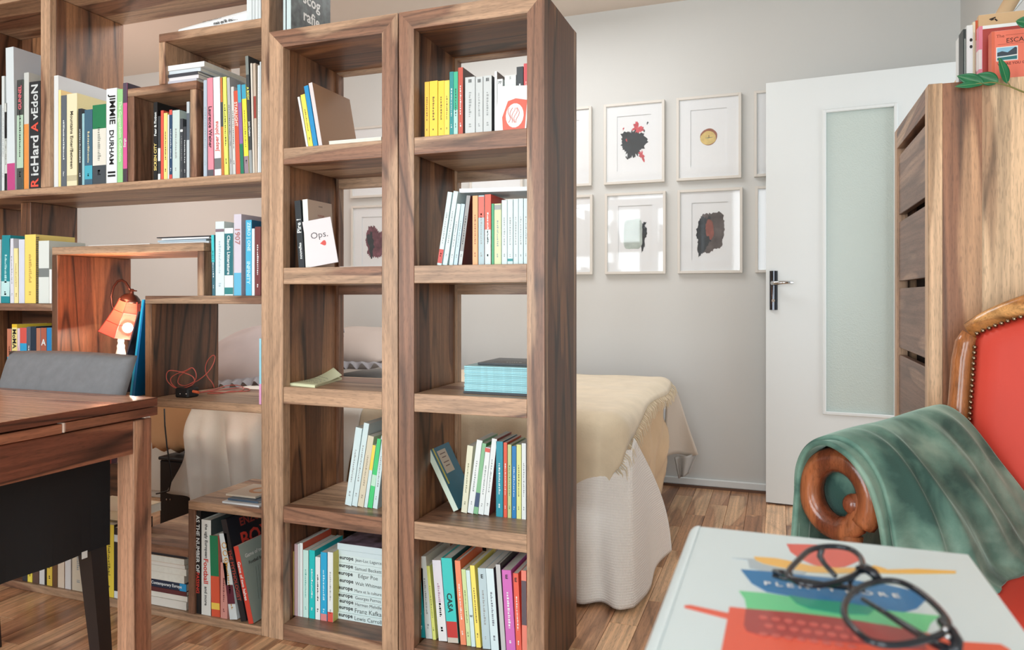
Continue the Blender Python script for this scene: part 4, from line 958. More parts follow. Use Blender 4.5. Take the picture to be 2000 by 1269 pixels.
def picture(x0, x1, z0, z1, label, art):
    f = thing('framed_print', label, 'picture', ((x0 + x1) / 2, 3.999, z0), (0, 0, 0), 'white framed prints on the back wall')
    w, h = x1 - x0, z1 - z0; b, d = .014, .024; a = w / 2
    m = MB(); m.box(-a, -a + b, -d, 0, 0, h, .001); m.box(a - b, a, -d, 0, 0, h, .001); m.box(-a + b, a - b, -d, 0, 0, b, .001); m.box(-a + b, a - b, -d, 0, h - b, h, .001)
    m.build('frame', FRAMEW, f, local=True)
    mo = MB(); iw, ih = w * .28, h * .34; cz = h * .5
    mo.box(-a + b, -iw, -.014, -.011, b, h - b); mo.box(iw, a - b, -.014, -.011, b, h - b); mo.box(-iw, iw, -.014, -.011, b, cz - ih); mo.box(-iw, iw, -.014, -.011, cz + ih, h - b)
    mo.build('mat_board', MATB, f, local=True)
    MB().box(-iw - .01, iw + .01, -.0095, -.006, cz - ih - .01, cz + ih + .01).build('print', SHEET, f, local=True)
    MB().box(-a + b * .8, a - b * .8, -.018, -.0165, b * .8, h - b * .8).build('glass', GLS, f, local=True)
    art(f, w, h)
def A_plain(f, w, h): pass
def A_black(f, w, h):
    blot(4, .115, .17, -.005, h * .5, .5, 90, f, INK, -.0101); blot(9, .05, .05, .02, h * .68, .9, 50, f, RINK, -.0107); blot(12, .025, .05, .042, h * .34, 1.0, 40, f, RINK, -.0104)
    for q in range(7): R = random.Random(q); blot(30 + q, .008, .014, R.uniform(-.08, .08), h * R.uniform(.28, .76), .8, 14, f, RINK if q % 2 else INK, -.0105)
def A_disc(f, w, h):
    blot(2, .088, .088, 0, h * .51, .04, 40, f, mat((150, 96, 76), .6), -.0101); blot(3, .078, .074, -.002, h * .497, .08, 40, f, GOLD, -.0106)
    flat('drawing_line', [(-.02, -.0112, h * .5), (.02, -.0112, h * .505), (.02, -.0112, h * .5), (0, -.0112, h * .494)], mat((110, 130, 110), .6), f, True, .0003, (0, 1, 0)); flat('drawing_line', [(0, -.0113, h * .5), (.003, -.0113, h * .5), (.003, -.0113, h * .53), (0, -.0113, h * .53)], mat((120, 80, 60), .6), f, True, .0003, (0, 1, 0))
def A_grey(f, w, h):
    blot(21, .1, .165, -.012, h * .49, .07, 60, f, GINK, -.0103, sq=5); blot(22, .024, .115, .046, h * .45, .8, 60, f, INK, -.0101, sq=3); blot(23, .02, .03, .048, h * .6, .9, 30, f, INK, -.0102)
def A_dark(f, w, h):
    blot(31, .125, .2, .008, h * .49, .16, 90, f, BINK, -.0101, sq=5); blot(32, .07, .19, -.03, h * .47, .4, 80, f, INK, -.0105, sq=4); blot(33, .045, .1, 0, h * .52, .3, 50, f, mat((140, 84, 76), .6, var=.3, scale=40), -.0108)
def A_wine(f, w, h):
    blot(41, .12, .19, 0, h * .48, .3, 90, f, WINE, -.0101, sq=4); blot(42, .05, .12, -.03, h * .47, .7, 60, f, INK, -.0105)
def A_text(f, w, h):
    lettering('question', .16, .03, (0, -.011, h * .2), (1, 0, 0), (0, 0, 1), bmat((60, 60, 60)), f)
def A_lines(f, w, h):
    for q in range(4): flat('drawing_line', [(-.06, -.0102, h * (.4 + .05 * q)), (.06, -.0102, h * (.41 + .05 * q)), (.06, -.0102, h * (.413 + .05 * q)), (-.06, -.0102, h * (.403 + .05 * q))], mat((170, 166, 160), .6), f, True, .0003, (0, 1, 0))
cols = [-2.53, -2.12, -1.715, -1.31, -.908, -.513, -.1185]
up_l = ['white framed print with the handwritten word question, upper row behind the inner tower', 'white framed print, upper row, between the word print and the pale line print', 'white framed pale line print, upper row behind the end tower', 'white framed print half hidden by the end tower, upper row', 'white framed print of a black blot with rose splashes, upper row', 'white framed print of a small ochre disc, upper row', 'white framed print half hidden behind the door edge, upper row']
lo_l = ['white framed print of a wine-red smear, lower row behind the inner tower', 'white framed print, lower row, beside the wine-red smear', 'white framed print, lower row behind the end tower books', 'white framed print half hidden by the end tower, lower row', 'white framed print of a pale grey-green wash with black edge, lower row', 'white framed print of a dark grey and rust smear, lower row', 'white framed print half hidden behind the door edge, lower row']
up_a = [A_text, A_plain, A_lines, A_plain, A_black, A_disc, A_plain]; lo_a = [A_wine, A_plain, A_plain, A_plain, A_grey, A_dark, A_plain]
for k, x in enumerate(cols):
    if k == 1: continue                             # nothing of these two shows behind the stiles
    picture(x, x + .332, 1.632, 2.075, up_l[k], up_a[k])
    if k in (2,): continue
    picture(x + .006, x + .338, 1.138, 1.583, lo_l[k], lo_a[k])
# ------------------------------------------------------------------ bed
XB0, XB1, YB0, YB1, ZT = -2.33, -.53, 2.46, 3.86, .6
bed = thing('bed', 'low bed along the wall with black base and pale mattress under the covers', 'bed', ((XB0 + XB1) / 2, (YB0 + YB1) / 2, 0))
m = MB(); m.box(XB0 + .02, XB1 - .06, YB0 + .05, YB1 - .02, .07, .25, .006)
for x in (XB0 + .1, XB1 - .16):
    for y in (YB0 + .12, YB1 - .12): m.box(x - .03, x + .03, y - .03, y + .03, 0, .08)
m.build('bed_base', mat((20, 21, 24), .6), bed)
MB().box(XB0, XB1, YB0, YB1, .252, ZT - .012, .05).build('mattress', mat((206, 206, 206), .8), bed)
def drape(px_, py_, x1, y0, zt, r, flare=.04, wob=None):
    """cloth point -> place: lies on the bed top and falls over the end x1 and the near side y0"""
    dx, dy = max(0, px_ - x1), max(0, y0 - py_)
    e = math.hypot(dx, dy)
    if e == 0: return Vector((px_, py_, zt))
    ux, uy = dx / e, -dy / e; a = min(e / r, math.pi / 2); out = r * math.sin(a); dn = r * (1 - math.cos(a)); rest = max(0, e - r * math.pi / 2)
    out += rest * flare; dn += rest
    w = wob(px_, py_, rest) if wob else 0
    bx, by = min(px_, x1), max(py_, y0)
    return Vector((bx + ux * (out + w), by + uy * (out + w), zt - dn))
TANC = mat((206, 176, 140), .9, name='beige_cotton', var=.06, scale=10, bump=.25, bscale=220, sheen=.15)
CREAM = mat((222, 206, 178), .9, name='cream_wool', var=.07, scale=14, bump=.4, bscale=160, sheen=.3)
OFFW = mat((234, 230, 220), .9, name='washed_linen', var=.06, scale=6, bump=.2, bscale=150)
def wob1(x, y, r): return min(1, r / .15) * (.012 + .010 * math.sin(x * 19) + .010 * math.sin(y * 15 + 1) + .008 * math.sin(x * 41 + 2 * y * 11))
sp_ = thing('bedspread', 'beige cotton bedspread falling over the end of the bed', 'bedspread', (-1.2, 3.1, ZT), (0, 0, 0))
cols_ = []
def spread(u, v):
    x = -1.72 + u * (XB1 - 1.72 * -1 + .44 - .02 * math.sin(v * 14)); hang = .08 + .30 * min(1, max(0, (-.85 - (-1.72 + u * 1.55)) / .15)); y = YB0 - hang + v * (3.50 - YB0 + hang)
    lim = XB1 + .43 + .03 * math.sin(v * 17) + .02 * math.sin(v * 40)
    x = -1.72 + u * (lim + 1.72)
    return drape(x, y, XB1 - .02, YB0 + .02, ZT + .004, .035, .0, wob1)
MB().grid(spread, 70, 70).build('cloth', TANC, sp_, smooth=True, thick=.004, off=1)
sh_ = thing('bed_sheet', 'crumpled off-white sheet hanging over the side of the bed', 'sheet', (-2.0, 2.6, ZT))
def sheet(u, v):
    x = XB0 + .075 - .06 * v * v * 1.2 + u * .8; e = v
    y = YB0 + .5 - v * (.5 + .42 + .04 * math.sin(u * 9))
    w = lambda x, y, r: min(1, r / .1) * (.03 + .022 * math.sin(x * 30 + (y - 2.4) * 8) + .016 * math.sin(x * 57 + 1 + (y - 2.4) * 14)) 
    return drape(x, y, 9, YB0 - .0, ZT + .006, .06, .12, w)
MB().grid(sheet, 90, 60).build('cloth', OFFW, sh_, smooth=True, thick=.004, off=1)
# waffle sheet touching the floor at the corner of the bed
WAF = bpy.data.materials.new('waffle_cotton'); WAF.use_nodes = True; nt = WAF.node_tree; b = nt.nodes['Principled BSDF']
b.inputs['Base Color'].default_value = lin((244, 240, 234)); b.inputs['Roughness'].default_value = .9
tc = nt.nodes.new('ShaderNodeTexCoord'); sx = nt.nodes.new('ShaderNodeSeparateXYZ'); nt.links.new(tc.outputs['UV'], sx.inputs[0])
sn_ = []
for k, o in enumerate(('X', 'Y')):
    a_ = nt.nodes.new('ShaderNodeMath'); a_.operation = 'MULTIPLY'; a_.inputs[1].default_value = 6.283 / .0085; nt.links.new(sx.outputs[o], a_.inputs[0])
    b_ = nt.nodes.new('ShaderNodeMath'); b_.operation = 'SINE'; nt.links.new(a_.outputs[0], b_.inputs[0]); sn_.append(b_)
mxm = nt.nodes.new('ShaderNodeMath'); mxm.operation = 'MAXIMUM'; nt.links.new(sn_[0].outputs[0], mxm.inputs[0]); nt.links.new(sn_[1].outputs[0], mxm.inputs[1])
bp = nt.nodes.new('ShaderNodeBump'); bp.inputs['Strength'].default_value = .45; bp.inputs['Distance'].default_value = .0025; nt.links.new(mxm.outputs[0], bp.inputs['Height']); nt.links.new(bp.outputs[0], b.inputs['Normal'])
wf = thing('waffle_blanket', 'white waffle-weave blanket hanging to the floor at the corner of the bed', 'blanket', (-.6, 2.5, 0))
NU, NV = 70, 30
xe, ye = XB1 + .075, YB0 - .09
def waf(u, v):             # u along the hem: near side, round the corner, then along the end; v from top to hem
    top_len = 1.0
    if u < .62:
        f = u / .62; t = Vector((-.95 + f * (xe - .02 + .95), ye + .07, .50)); fo = .02 * math.sin(f * 26) * v; bq = Vector((-.95 + f * (xe + .95 + .02), ye - .03 * v + fo, .012))
    else:
        f = (u - .62) / .38; t = Vector((xe - .008, ye + .07 + f * .05, .50 + .03 * f)); bq = Vector((xe + .02 + .03 * f + .012 * math.sin(f * 7), ye + .0 + f * .56, .012))
    p = t.lerp(bq, v); 
    bulge = .03 * math.sin(math.pi * v); p.y -= bulge * (1 if u < .62 else 1 - (u - .62) / .38); p.x += bulge * (.0 if u < .62 else (u - .62) / .38)
    return p
wo = MB().grid(waf, NU, NV).build('cloth', WAF, wf, smooth=True, thick=.004, off=0)
uvl = wo.data.uv_layers.new(name='weave'); me = wo.data
for p in me.polygons:
    for li in p.loop_indices:
        vi = me.loops[li].vertex_index; i, j = divmod(vi, NV + 1)
        uvl.data[li].uv = (i / NU * 1.6, j / NV * .5)
th_ = thing('throw', 'cream fringed wool throw spread over the corner of the bed', 'throw', (-.8, 3.0, ZT))
def thr(u, v):
    y0_, y1_ = YB0 - .235 - .06 * u * u, 3.62; y = y0_ + v * (y1_ - y0_)
    lim = XB1 + (.11 - .07 * v + .02 * math.sin(v * 9)) if v > .1 else XB1 - .0 + (.11) * (v / .1)
    x = -1.62 + u * (lim + 1.62)
    w = lambda x, y, r: min(1, r / .1) * (.012 * math.sin(x * 16 + 1))
    p = drape(x, y, XB1 - .015, YB0 + .015, ZT + .016, .065, .05, w)
    p.z += .006 * noise.noise(Vector((x * 5, y * 5, 3)))
    return p
MB().grid(thr, 60, 60).build('cloth', CREAM, th_, smooth=True, thick=.006, off=1)
m = MB(); R = random.Random(5)
for k in range(120):
    v = .08 + .92 * k / 119; p = thr(1, v); q = p + Vector((.018 + R.uniform(0, .012), R.uniform(-.02, .012), -.035 - R.uniform(0, .018)))
    m.tube([p, p.lerp(q, .5) + Vector((.006, 0, .006)), q], [.0022, .0016, .0008], 4)
tag(m.build('fringe', CREAM, th_), kind='stuff')
# grey-beige blanket end sticking out past the far end of the bed
fb = thing('folded_blanket', 'grey-beige blanket end hanging past the far end of the bed', 'blanket', (-.45, 3.6, .2))
q0, q1, q2, q3 = [Vector(p) for p in (py(1304, 757, 3.55), py(1322, 765, 3.62), py(1364, 885, 3.62), py(1296, 893, 3.55))]
def fbl(u, v):
    a = q0.lerp(q1, u); b = q3.lerp(q2, u); p = a.lerp(b, v); p.y += .04 * math.sin(u * 3.1) * v - .02 * v; p.z += .01 * math.sin(u * 6) * v; return p
MB().grid(fbl, 12, 16).build('cloth', mat((196, 184, 170), .9, bump=.2, bscale=200), fb, smooth=True, thick=.008)
r0, r1, r2, r3 = [Vector(p) for p in (py(1318, 893, 3.57), py(1362, 886, 3.61), py(1344, 925, 3.6), py(1326, 934, 3.58))]
def fbl2(u, v): a = r0.lerp(r1, u); b = r3.lerp(r2, u); p = a.lerp(b, v); p.y += .015 * math.sin(u * 9); return p
MB().grid(fbl2, 10, 8).build('folded_corner', mat((168, 166, 162), .9, bump=.2, bscale=200), fb, smooth=True, thick=.006)
# pillows
def pillow(name, label, loc, rot, w, d, t, m, ruffle=None):
    r = thing(name, label, 'pillow', loc, rot)
    bm_ = MB()
    for sgn in (1, -1):
        def fn(u, v):
            x, y = u * 2 - 1, v * 2 - 1; k = max(0, (1 - abs(x) ** 2.1)) ** .55 * max(0, (1 - abs(y) ** 2.1)) ** .55
            return Vector((x * w / 2 * (1 - .05 * y * y), y * d / 2 * (1 - .05 * x * x), sgn * t / 2 * k + .016 * noise.noise(Vector((x * 2.2, y * 2.2, sgn))) * k))
        bm_.grid(fn, 24, 20)
    bmesh.ops.remove_doubles(bm_.bm, verts=bm_.bm.verts[:], dist=.0005)
    bm_.build('case', m, r, smooth=True, local=True)
    if ruffle:
        def rf(u, v):
            a = u * 2 * math.pi; ca, sa = math.cos(a), math.sin(a); k = 1 / max(abs(ca), abs(sa)) ** .8
            x, y = ca * k * w / 2 * .98, sa * k * d / 2 * .98; n_ = Vector((ca, sa, 0))
            return Vector((x, y, 0)) + n_ * (v * .05) + Vector((0, 0, (.016 * math.sin(u * 2 * math.pi * 42) - .012) * v))
        MB().grid(rf, 420, 4).build('ruffle', ruffle, r, smooth=False, local=True, thick=.002)
    return r
PIL = mat((196, 184, 182), .9, name='pillow_linen', var=.05, scale=8); RUF = mat((160, 158, 162), .9, name='ruffle_linen')
a = py(478, 712, 2.86)
pillow('pillow', 'pale ruffled pillow propped behind the cable niche', (a[0] + .06, 2.95, .735), (math.radians(24), math.radians(-6), math.radians(14)), .62, .46, .24, PIL, RUF)
a = py(700, 690, 3.45)
pillow('pillow', 'grey-beige ruffled pillow propped against the wall behind the inner tower', (a[0] - .05, 3.5, .735), (math.radians(14), 0, math.radians(-4)), .66, .46, .2, mat((190, 178, 170), .9), RUF)
tb = thing('cushion', 'tan cushion standing on the black box at the head of the bed', 'cushion', (-2.45, 2.5, .34))
def tcf(u, v):
    x, z = u * 2 - 1, v * 2 - 1; return x, z
A = Vector(py(338, 840, 2.47))
m = MB()
for sgn in (1, -1):
    m.grid(lambda u, v: Vector((A.x - .012 + (u - .5) * .27, 2.5 + sgn * .045 * (max(0, 1 - abs(u * 2 - 1) ** 4) * max(0, 1 - abs(v * 2 - 1) ** 4)) ** .5 - .0, .34 + v * .30 + .008 * math.sin(u * 20) * (1 - v))), 16, 16)
bmesh.ops.remove_doubles(m.bm, verts=m.bm.verts[:], dist=.0005)
m.build('cover', mat((206, 160, 116), .85, bump=.2, bscale=40), tb, smooth=True)
bx = thing('storage_box', 'black storage box on the floor at the head of the bed', 'box', (-2.45, 2.6, 0))
xa = X(311, 2.43)
MB().box(xa, xa + .2, 2.43, 2.8, .004, .315, .006).build('body', mat((34, 37, 42), .5), bx)
MB().box(xa - .004, xa + .204, 2.425, 2.805, .316, .33, .004).build('lid', mat((40, 43, 48), .45), bx)
m = MB()
for u in (326, 333): m.ball(Vector(py(u, 975, 2.429)), .004, 8, 6)
m.build('stud', CHROME, bx)
bs = thing('bedside_cabinet', 'white bedside cabinet seen in the gap between table leg and tan cushion', 'cabinet', (-2.85, 3.0, 0))
MB().box(-3.08, -2.62, 2.86, 3.2, .0, .56, .003).build('body', WHITE, bs); MB().box(-3.1, -2.6, 2.84, 3.21, .5605, .58, .003).build('top', WHITE, bs); hb_ = MB().box(-3.07, -2.63, 2.845, 2.859, .04, .54, .002).build('door', WHITE, bs); MB().ball((-2.68, 2.838, .34), .009, 10, 8).build('knob', CHROME, hb_, smooth=True)
cd = thing('power_cord', 'black cord hanging down in front of the tan cushion and black box', 'cord', (-2.4, 2.3, .4))
MB().tube([Vector(py(u, v, 2.30)) for u, v in ((321, 798), (322, 830), (326, 870), (331, 905), (335, 935), (330, 958), (316, 962), (305, 964))], .003, 6).build('cord', BLACK, cd, smooth=True)

# ------------------------------------------------------------------ dining table and chair
tx1, ty1, tz = -1.53, 1.485, .75
TB = thing('dining_table', 'walnut extending dining table with square legs before the stepped bookcase', 'table', (-2.2, 1.05, 0))
board('tabletop', TB, -2.95, tx1, .55, ty1, tz - .022, tz, TX, .002)
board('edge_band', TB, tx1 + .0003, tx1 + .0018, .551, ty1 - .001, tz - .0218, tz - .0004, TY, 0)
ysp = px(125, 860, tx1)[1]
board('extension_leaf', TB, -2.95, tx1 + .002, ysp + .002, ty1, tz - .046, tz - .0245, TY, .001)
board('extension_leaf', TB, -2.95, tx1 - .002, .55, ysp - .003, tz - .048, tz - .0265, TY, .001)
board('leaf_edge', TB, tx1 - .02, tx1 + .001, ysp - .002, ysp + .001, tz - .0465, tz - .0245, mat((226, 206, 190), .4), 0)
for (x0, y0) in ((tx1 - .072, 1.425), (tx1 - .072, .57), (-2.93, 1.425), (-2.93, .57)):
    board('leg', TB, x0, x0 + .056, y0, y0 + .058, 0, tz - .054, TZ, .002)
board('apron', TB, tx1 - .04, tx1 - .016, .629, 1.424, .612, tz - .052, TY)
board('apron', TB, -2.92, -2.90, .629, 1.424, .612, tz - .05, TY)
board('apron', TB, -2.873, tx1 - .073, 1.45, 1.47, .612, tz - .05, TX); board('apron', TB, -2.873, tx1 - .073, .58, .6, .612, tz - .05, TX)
ch = thing('dining_chair', 'grey-backed dining chair with black seat skirt and dark legs pushed under the table', 'chair', (-1.91, 1.3, 0))
GREYF = mat((116, 118, 121), .9, name='grey_upholstery', var=.08, scale=40, bump=.3, bscale=400)
BLF = mat((16, 19, 24), .75, name='black_slipcover'); LEGM = mat((38, 31, 31), .45, name='dark_wood')
cx0, cx1 = -2.16, -1.672
def backr(side):
    def fn(u, v):
        x, z = u * 2 - 1, v * 2 - 1; k = (max(0, 1 - abs(x) ** 8) * max(0, 1 - abs(z) ** 8)) ** .4
        zz = .55 + v * .30 ; yy = 1.43 + (zz - .55) * .33
        xx = (cx0 + cx1) / 2 + x * (cx1 - cx0) / 2 * (1 + .025 * z)
        return Vector((xx, yy + .02 + side * .026 * k, zz + .006 * (1 - x * x) * v))
    return fn
m = MB(); m.grid(backr(1), 24, 24); m.grid(backr(-1), 24, 24); bmesh.ops.remove_doubles(m.bm, verts=m.bm.verts[:], dist=.0005)
m.build('backrest', GREYF, ch, smooth=True)
zs0 = .355
def skirt(u, v): 
    per = [(cx0, 1.02), (cx1, 1.02), (cx1, 1.462), (cx0, 1.462)]; f = u * 4; i = min(3, int(f)); a, b = Vector(per[i]), Vector(per[(i + 1) % 4]); p = a.lerp(b, f - i)
    return Vector((p.x + (.004 * math.sin(u * 50) * (1 - v)), p.y, zs0 + v * (.6 - zs0)))
m = MB(); m.grid(skirt, 64, 6); bmesh.ops.remove_doubles(m.bm, verts=m.bm.verts[:], dist=.0004)
m.build('seat_skirt', BLF, ch, smooth=False, thick=.006)
MB().box(cx0 + .004, cx1 - .004, 1.024, 1.458, .4, .595, .02).build('seat', BLF, ch)
def leg(x, y, fx, fy):
    a, b = .022, .016
    return MB().prism([(x - a, y - a, .40), (x + a, y - a, .40), (x + a, y + a, .40), (x - a, y + a, .40)], (0, 0, .02)), (x, y, fx, fy)
for (x, y, fx, fy) in ((cx1 - .03, 1.43, 0, .04), (cx0 + .03, 1.43, 0, .04), (cx1 - .03, 1.055, 0, -.0), (cx0 + .03, 1.055, 0, -.0)):
    m = MB(); t = bmesh.new(); a, b = .025, .017
    lo = [t.verts.new((x + fx + sx_ * b, y + fy + sy_ * b, 0)) for sx_, sy_ in ((-1, -1), (1, -1), (1, 1), (-1, 1))]; hi = [t.verts.new((x + sx_ * a, y + sy_ * a, .42)) for sx_, sy_ in ((-1, -1), (1, -1), (1, 1), (-1, 1))]
    t.faces.new(lo); t.faces.new(hi)
    for k in range(4): t.faces.new([lo[k], lo[(k + 1) % 4], hi[(k + 1) % 4], hi[k]])
    m.add(t); m.build('leg', LEGM, ch)
lb = px(168, 1080, cx1 + .001)
MB().box(cx1 + .0005, cx1 + .0012, lb[1] - .012, lb[1] + .004, lb[2] - .012, lb[2] + .006).build('care_tag', WHITE, ch)

# ------------------------------------------------------------------ tall chest of drawers
xf, yf, yk, zt = .36, 2.123, 2.70, 1.556
CB = thing('chest_of_drawers', 'tall narrow chest of drawers with slotted fronts behind the armchair', 'chest', (.58, 2.41, 0))
xpost = xf + .032
board('front_stile', CB, xf, xpost, yf, yf + .045, 0, zt, wood('sapwood_stile', 'z', (196, 158, 120), (220, 184, 146), .6, ring=5, dark=.3), .001)
board('front_stile', CB, xf, xpost, yk - .045, yk, 0, zt, WZ, .001)
xm_ = X(1918, yf)
board('side_board', CB, xpost + .0005, xm_, yf + .001, yf + .025, 0, zt - .001, CZ, 0)
board('side_board', CB, xm_ + .0003, .80, yf + .001, yf + .025, 0, zt - .001, CZ2, 0)
board('side_panel', CB, xpost + .0005, .80, yk - .025, yk - .001, 0, zt - .001, CZ, 0)
board('top_board', CB, xpost + .0005, .80, yf + .0255, yk - .0255, zt - .03, zt - .001, WY, 0)
board('top_rail', CB, xf, xpost, yf + .0455, yk - .0455, 1.492, zt, WY, .001)
board('back_panel', CB, .78, .80, yf + .026, yk - .026, .03, zt - .031, DZ, 0)
tops = [1.468, 1.254, 1.04, .826, .612, .398, .184]
for k, z in enumerate(tops):
    zb_ = (tops[k + 1] + .024) if k < 6 else .03
    d_ = MB(); d_.box(xf + .006, xf + .026, yf + .047, yk - .047, zb_, z, .0015).build('drawer', CY_, CB)
board('base_rail', CB, xf, xpost, yf + .0455, yk - .0455, 0, .028, WY, .001)
board('inner_block', CB, xf + .06, .779, yf + .03, yk - .03, .03, 1.49, mat((40, 26, 20), .8), 0)  # solid dark block filling the carcass behind the drawers
# books on the chest
GC = 'books on top of the chest of drawers'
zc = zt + .0003
def cbook(label, u0, u1, y, vt, d, t_over, col, spine=None, name='book', o={}):
    x0, x1 = X(u0, y), X(u1, y); h = py(u0, vt, y)[2] - zc
    r = thing(name, label, 'book', (x0, y, zc), (0, 0, 0), GC)
    w = x1 - x0
    MB().box(0, w, 0, d, 0, h).build('cover', bmat(col), r, local=True)
    MB().box(.001, w - .001, .001, d + .0008, h - .0008, h + .0006).build('pages', PAGE, r, local=True)
    return r, w, h
R_ = [('black paperback at the end of the row on the chest', 1881, 1888, 2.26, 57, (40, 48, 48)), ('white paperback with black dots beside the black one on the chest', 1888.4, 1900, 2.25, 50, (226, 230, 230)), ('thin cream paperback in the row on the chest', 1900.4, 1905, 2.25, 43, (226, 214, 186)), ('orange-red and white paperback in the row on the chest', 1905.4, 1911, 2.25, 40, (200, 90, 50))]
for lb_, u0, u1, y, vt, cc in R_:
    r, w, h = cbook(lb_, u0, u1, y, vt, .05 if 'black paperback' in lb_ else .13, 0, cc)
    m = MB()
    if 'dots' in lb_:
        for f in (.78, .68): m.ball((w * .7, -.0003, h * f), .0035, 8, 6, (1, .1, 1.3))
        m.build('dot', bmat(BK), r, local=True)
    elif 'orange' in lb_:
        m.box(.0002, w - .0002, -.0004, .0004, 0, h * .72); m.build('spine_band', bmat((206, 196, 190)), r, local=True); MB().box(.0003, w - .0003, -.0006, .0004, h * .1, h * .3).build('spine_band', bmat((110, 104, 100)), r, local=True)
    else:
        m.box(w * .4, w * .6, -.0004, .0003, h * .2, h * .85); m.build('lettering', bmat((170, 176, 170) if 'black' in lb_ else (150, 140, 120)), r, local=True)
r, w, h = cbook('tall tan book with black insect drawing behind the red books on the chest', 1911.5, 2030, 2.24, 30, .02, 0, (206, 172, 130))
m = MB(); 
for (a, b, c, d) in ((.18, .93, .26, .945), (.2, .92, .25, .925), (.24, .94, .28, .95), (.27, .93, .31, .9)): m.tube([(w * a, -.0005, h * b), (w * c, -.0005, h * d)], .0018, 5)
m.build('insect_drawing', bmat((50, 36, 28)), r, local=True)
r, w, h = cbook('dark red book with white page edge and pink spine on the chest', 1912.5, 2008, 2.205, 52, .025, 0, (170, 62, 54))
MB().box(-.0008, .0075, -.0005, .0252, 0, h + .0004).build('spine', bmat((222, 130, 150)), r, local=True)
MB().box(-.0012, .006, -.001, .025, h * .3, h * .62).build('spine_band', bmat((226, 220, 218)), r, local=True)
MB().box(.0076, w, -.0009, .0005, h - .008, h + .0006).build('page_edge', bmat((232, 236, 234)), r, local=True)
r, w, h = cbook('salmon paperback with landscape picture facing out on the chest', 1937, 2034, 2.15, 62, .03, 0, (232, 120, 96))
MB().box(-.0006, .006, -.0006, .03, 0, h).build('spine', bmat((214, 104, 74)), r, local=True)
lettering('The', .017, .009, (.0185, 0, h - .0135), (1, 0, .02), (0, 0, 1), bmat((120, 50, 30)), r)
lettering('ESCAPE', .085, .0115, (.0585, 0, h - .0255), (1, 0, .02), (0, 0, 1), bmat((50, 26, 22)), r)
flat('rule', [(.03, -.0003, h - .0125), (.1, -.0003, h - .0125), (.1, -.0003, h - .0119), (.03, -.0003, h - .0119)], bmat((130, 60, 40)), r, True, .0003, (0, 1, 0))
flat('rule', [(.013, -.0003, h - .035), (.1, -.0003, h - .034), (.1, -.0003, h - .0334), (.013, -.0003, h - .0344)], bmat((130, 60, 40)), r, True, .0003, (0, 1, 0))
MB().box(.0095, .056, -.0006, .0005, h - .0765, h - .041).build('picture_border', bmat((232, 232, 228)), r, local=True)
MB().box(.0115, .054, -.0009, .0004, h - .0745, h - .043).build('picture_sky', bmat((140, 190, 214)), r, local=True)
flat('picture_hill', [(.0115, -.0013, h - .055), (.022, -.0013, h - .052), (.034, -.0013, h - .056), (.042, -.0013, h - .05), (.05, -.0013, h - .044), (.054, -.0013, h - .046), (.054, -.0013, h - .064), (.0115, -.0013, h - .064)], bmat((56, 66, 76)), r, True, .0004, (0, 1, 0))
flat('picture_water', [(.0115, -.0016, h - .068), (.054, -.0016, h - .065), (.054, -.0016, h - .0742), (.0115, -.0016, h - .0742)], bmat((40, 110, 116)), r, True, .0004, (0, 1, 0))
flat('picture_shore', [(.0115, -.0018, h - .066), (.054, -.0018, h - .0625), (.054, -.0018, h - .0655), (.0115, -.0018, h - .068)], bmat((222, 224, 220)), r, True, .0004, (0, 1, 0))
lettering('WHERE YOU GO', .07, .0065, (.045, 0, h - .0835), (1, 0, .02), (0, 0, 1), bmat((120, 40, 34)), r, bold=True)
# plant: a cut branch in a dark bowl
pt = thing('bowl', 'dark brown glazed bowl holding the leafy branch on the chest', 'bowl', (.68, 2.215, zc))
MB().lathe([(.03, 0), (.04, .002), (.075, .03), (.085, .06), (.08, .06), (.068, .03), (.03, .008)], 24, Matrix.Translation((.70, 2.215 - .03, zc))).build('body', mat((66, 40, 34), .25), pt, smooth=True)
bt = thing('leafy_branch', 'glossy green leafy branch arching over the edge of the chest', 'plant', (.6, 2.1, zc))
LEAF = mat((16, 106, 62), .35, name='glossy_leaf', var=.25, scale=30); STEM = mat((126, 122, 66), .5, name='stem')
yp = 2.10
def Q(u, v, y=yp): return Vector(py(u, v, y))
stem = smooth_pts([Q(2035, 190), Q(2000, 180), Q(1970, 168), Q(1940, 161), Q(1915, 163), Q(1888, 162)], 4)
MB().tube(stem, [.0024 - .0012 * i / len(stem) for i in range(len(stem))], 6).build('stem', STEM, bt, smooth=True)
MB().tube([Q(1975, 171), Q(1968, 160), Q(1960, 145)], .0013, 6).build('stem', STEM, bt, smooth=True)
MB().tube([Q(2040, 160, 2.06), Q(2020, 80, 2.06), Q(2004, 45, 2.06)], .0018, 6).build('stem', STEM, bt, smooth=True)
def leafm(base, tip, width, curve, nrm, m=LEAF):
    base, tip = Vector(base), Vector(tip); ax = tip - base; sd = Vector(nrm).cross(ax).normalized(); nv = ax.cross(sd).normalized()
    def fn(u, v):
        s = v * 2 - 1; wv = width * math.sin(math.pi * min(1, u ** .85)) ** .8 * (1 - .12 * u)
        return base + ax * u + sd * (s * wv) + nv * (curve * math.sin(math.pi * u) - .25 * width * (1 - abs(s)) * math.sin(math.pi * u))
    o = MB().grid(fn, 12, 6).build('leaf', m, bt, smooth=True, thick=.0008)
    MB().tube([fn(k / 10, .5) + nv * -.0006 for k in range(11)], .0006, 5).build('midrib', mat((120, 160, 100), .5), o, smooth=True) if False else None
    mr = MB().tube([fn(k / 10, .5) for k in range(11)], .0009, 5)
    for vtx in mr.bm.verts: pass
    mr.build('midrib', mat((96, 150, 96), .5), o, smooth=True)
FRN = (-.25, -1, -.1)
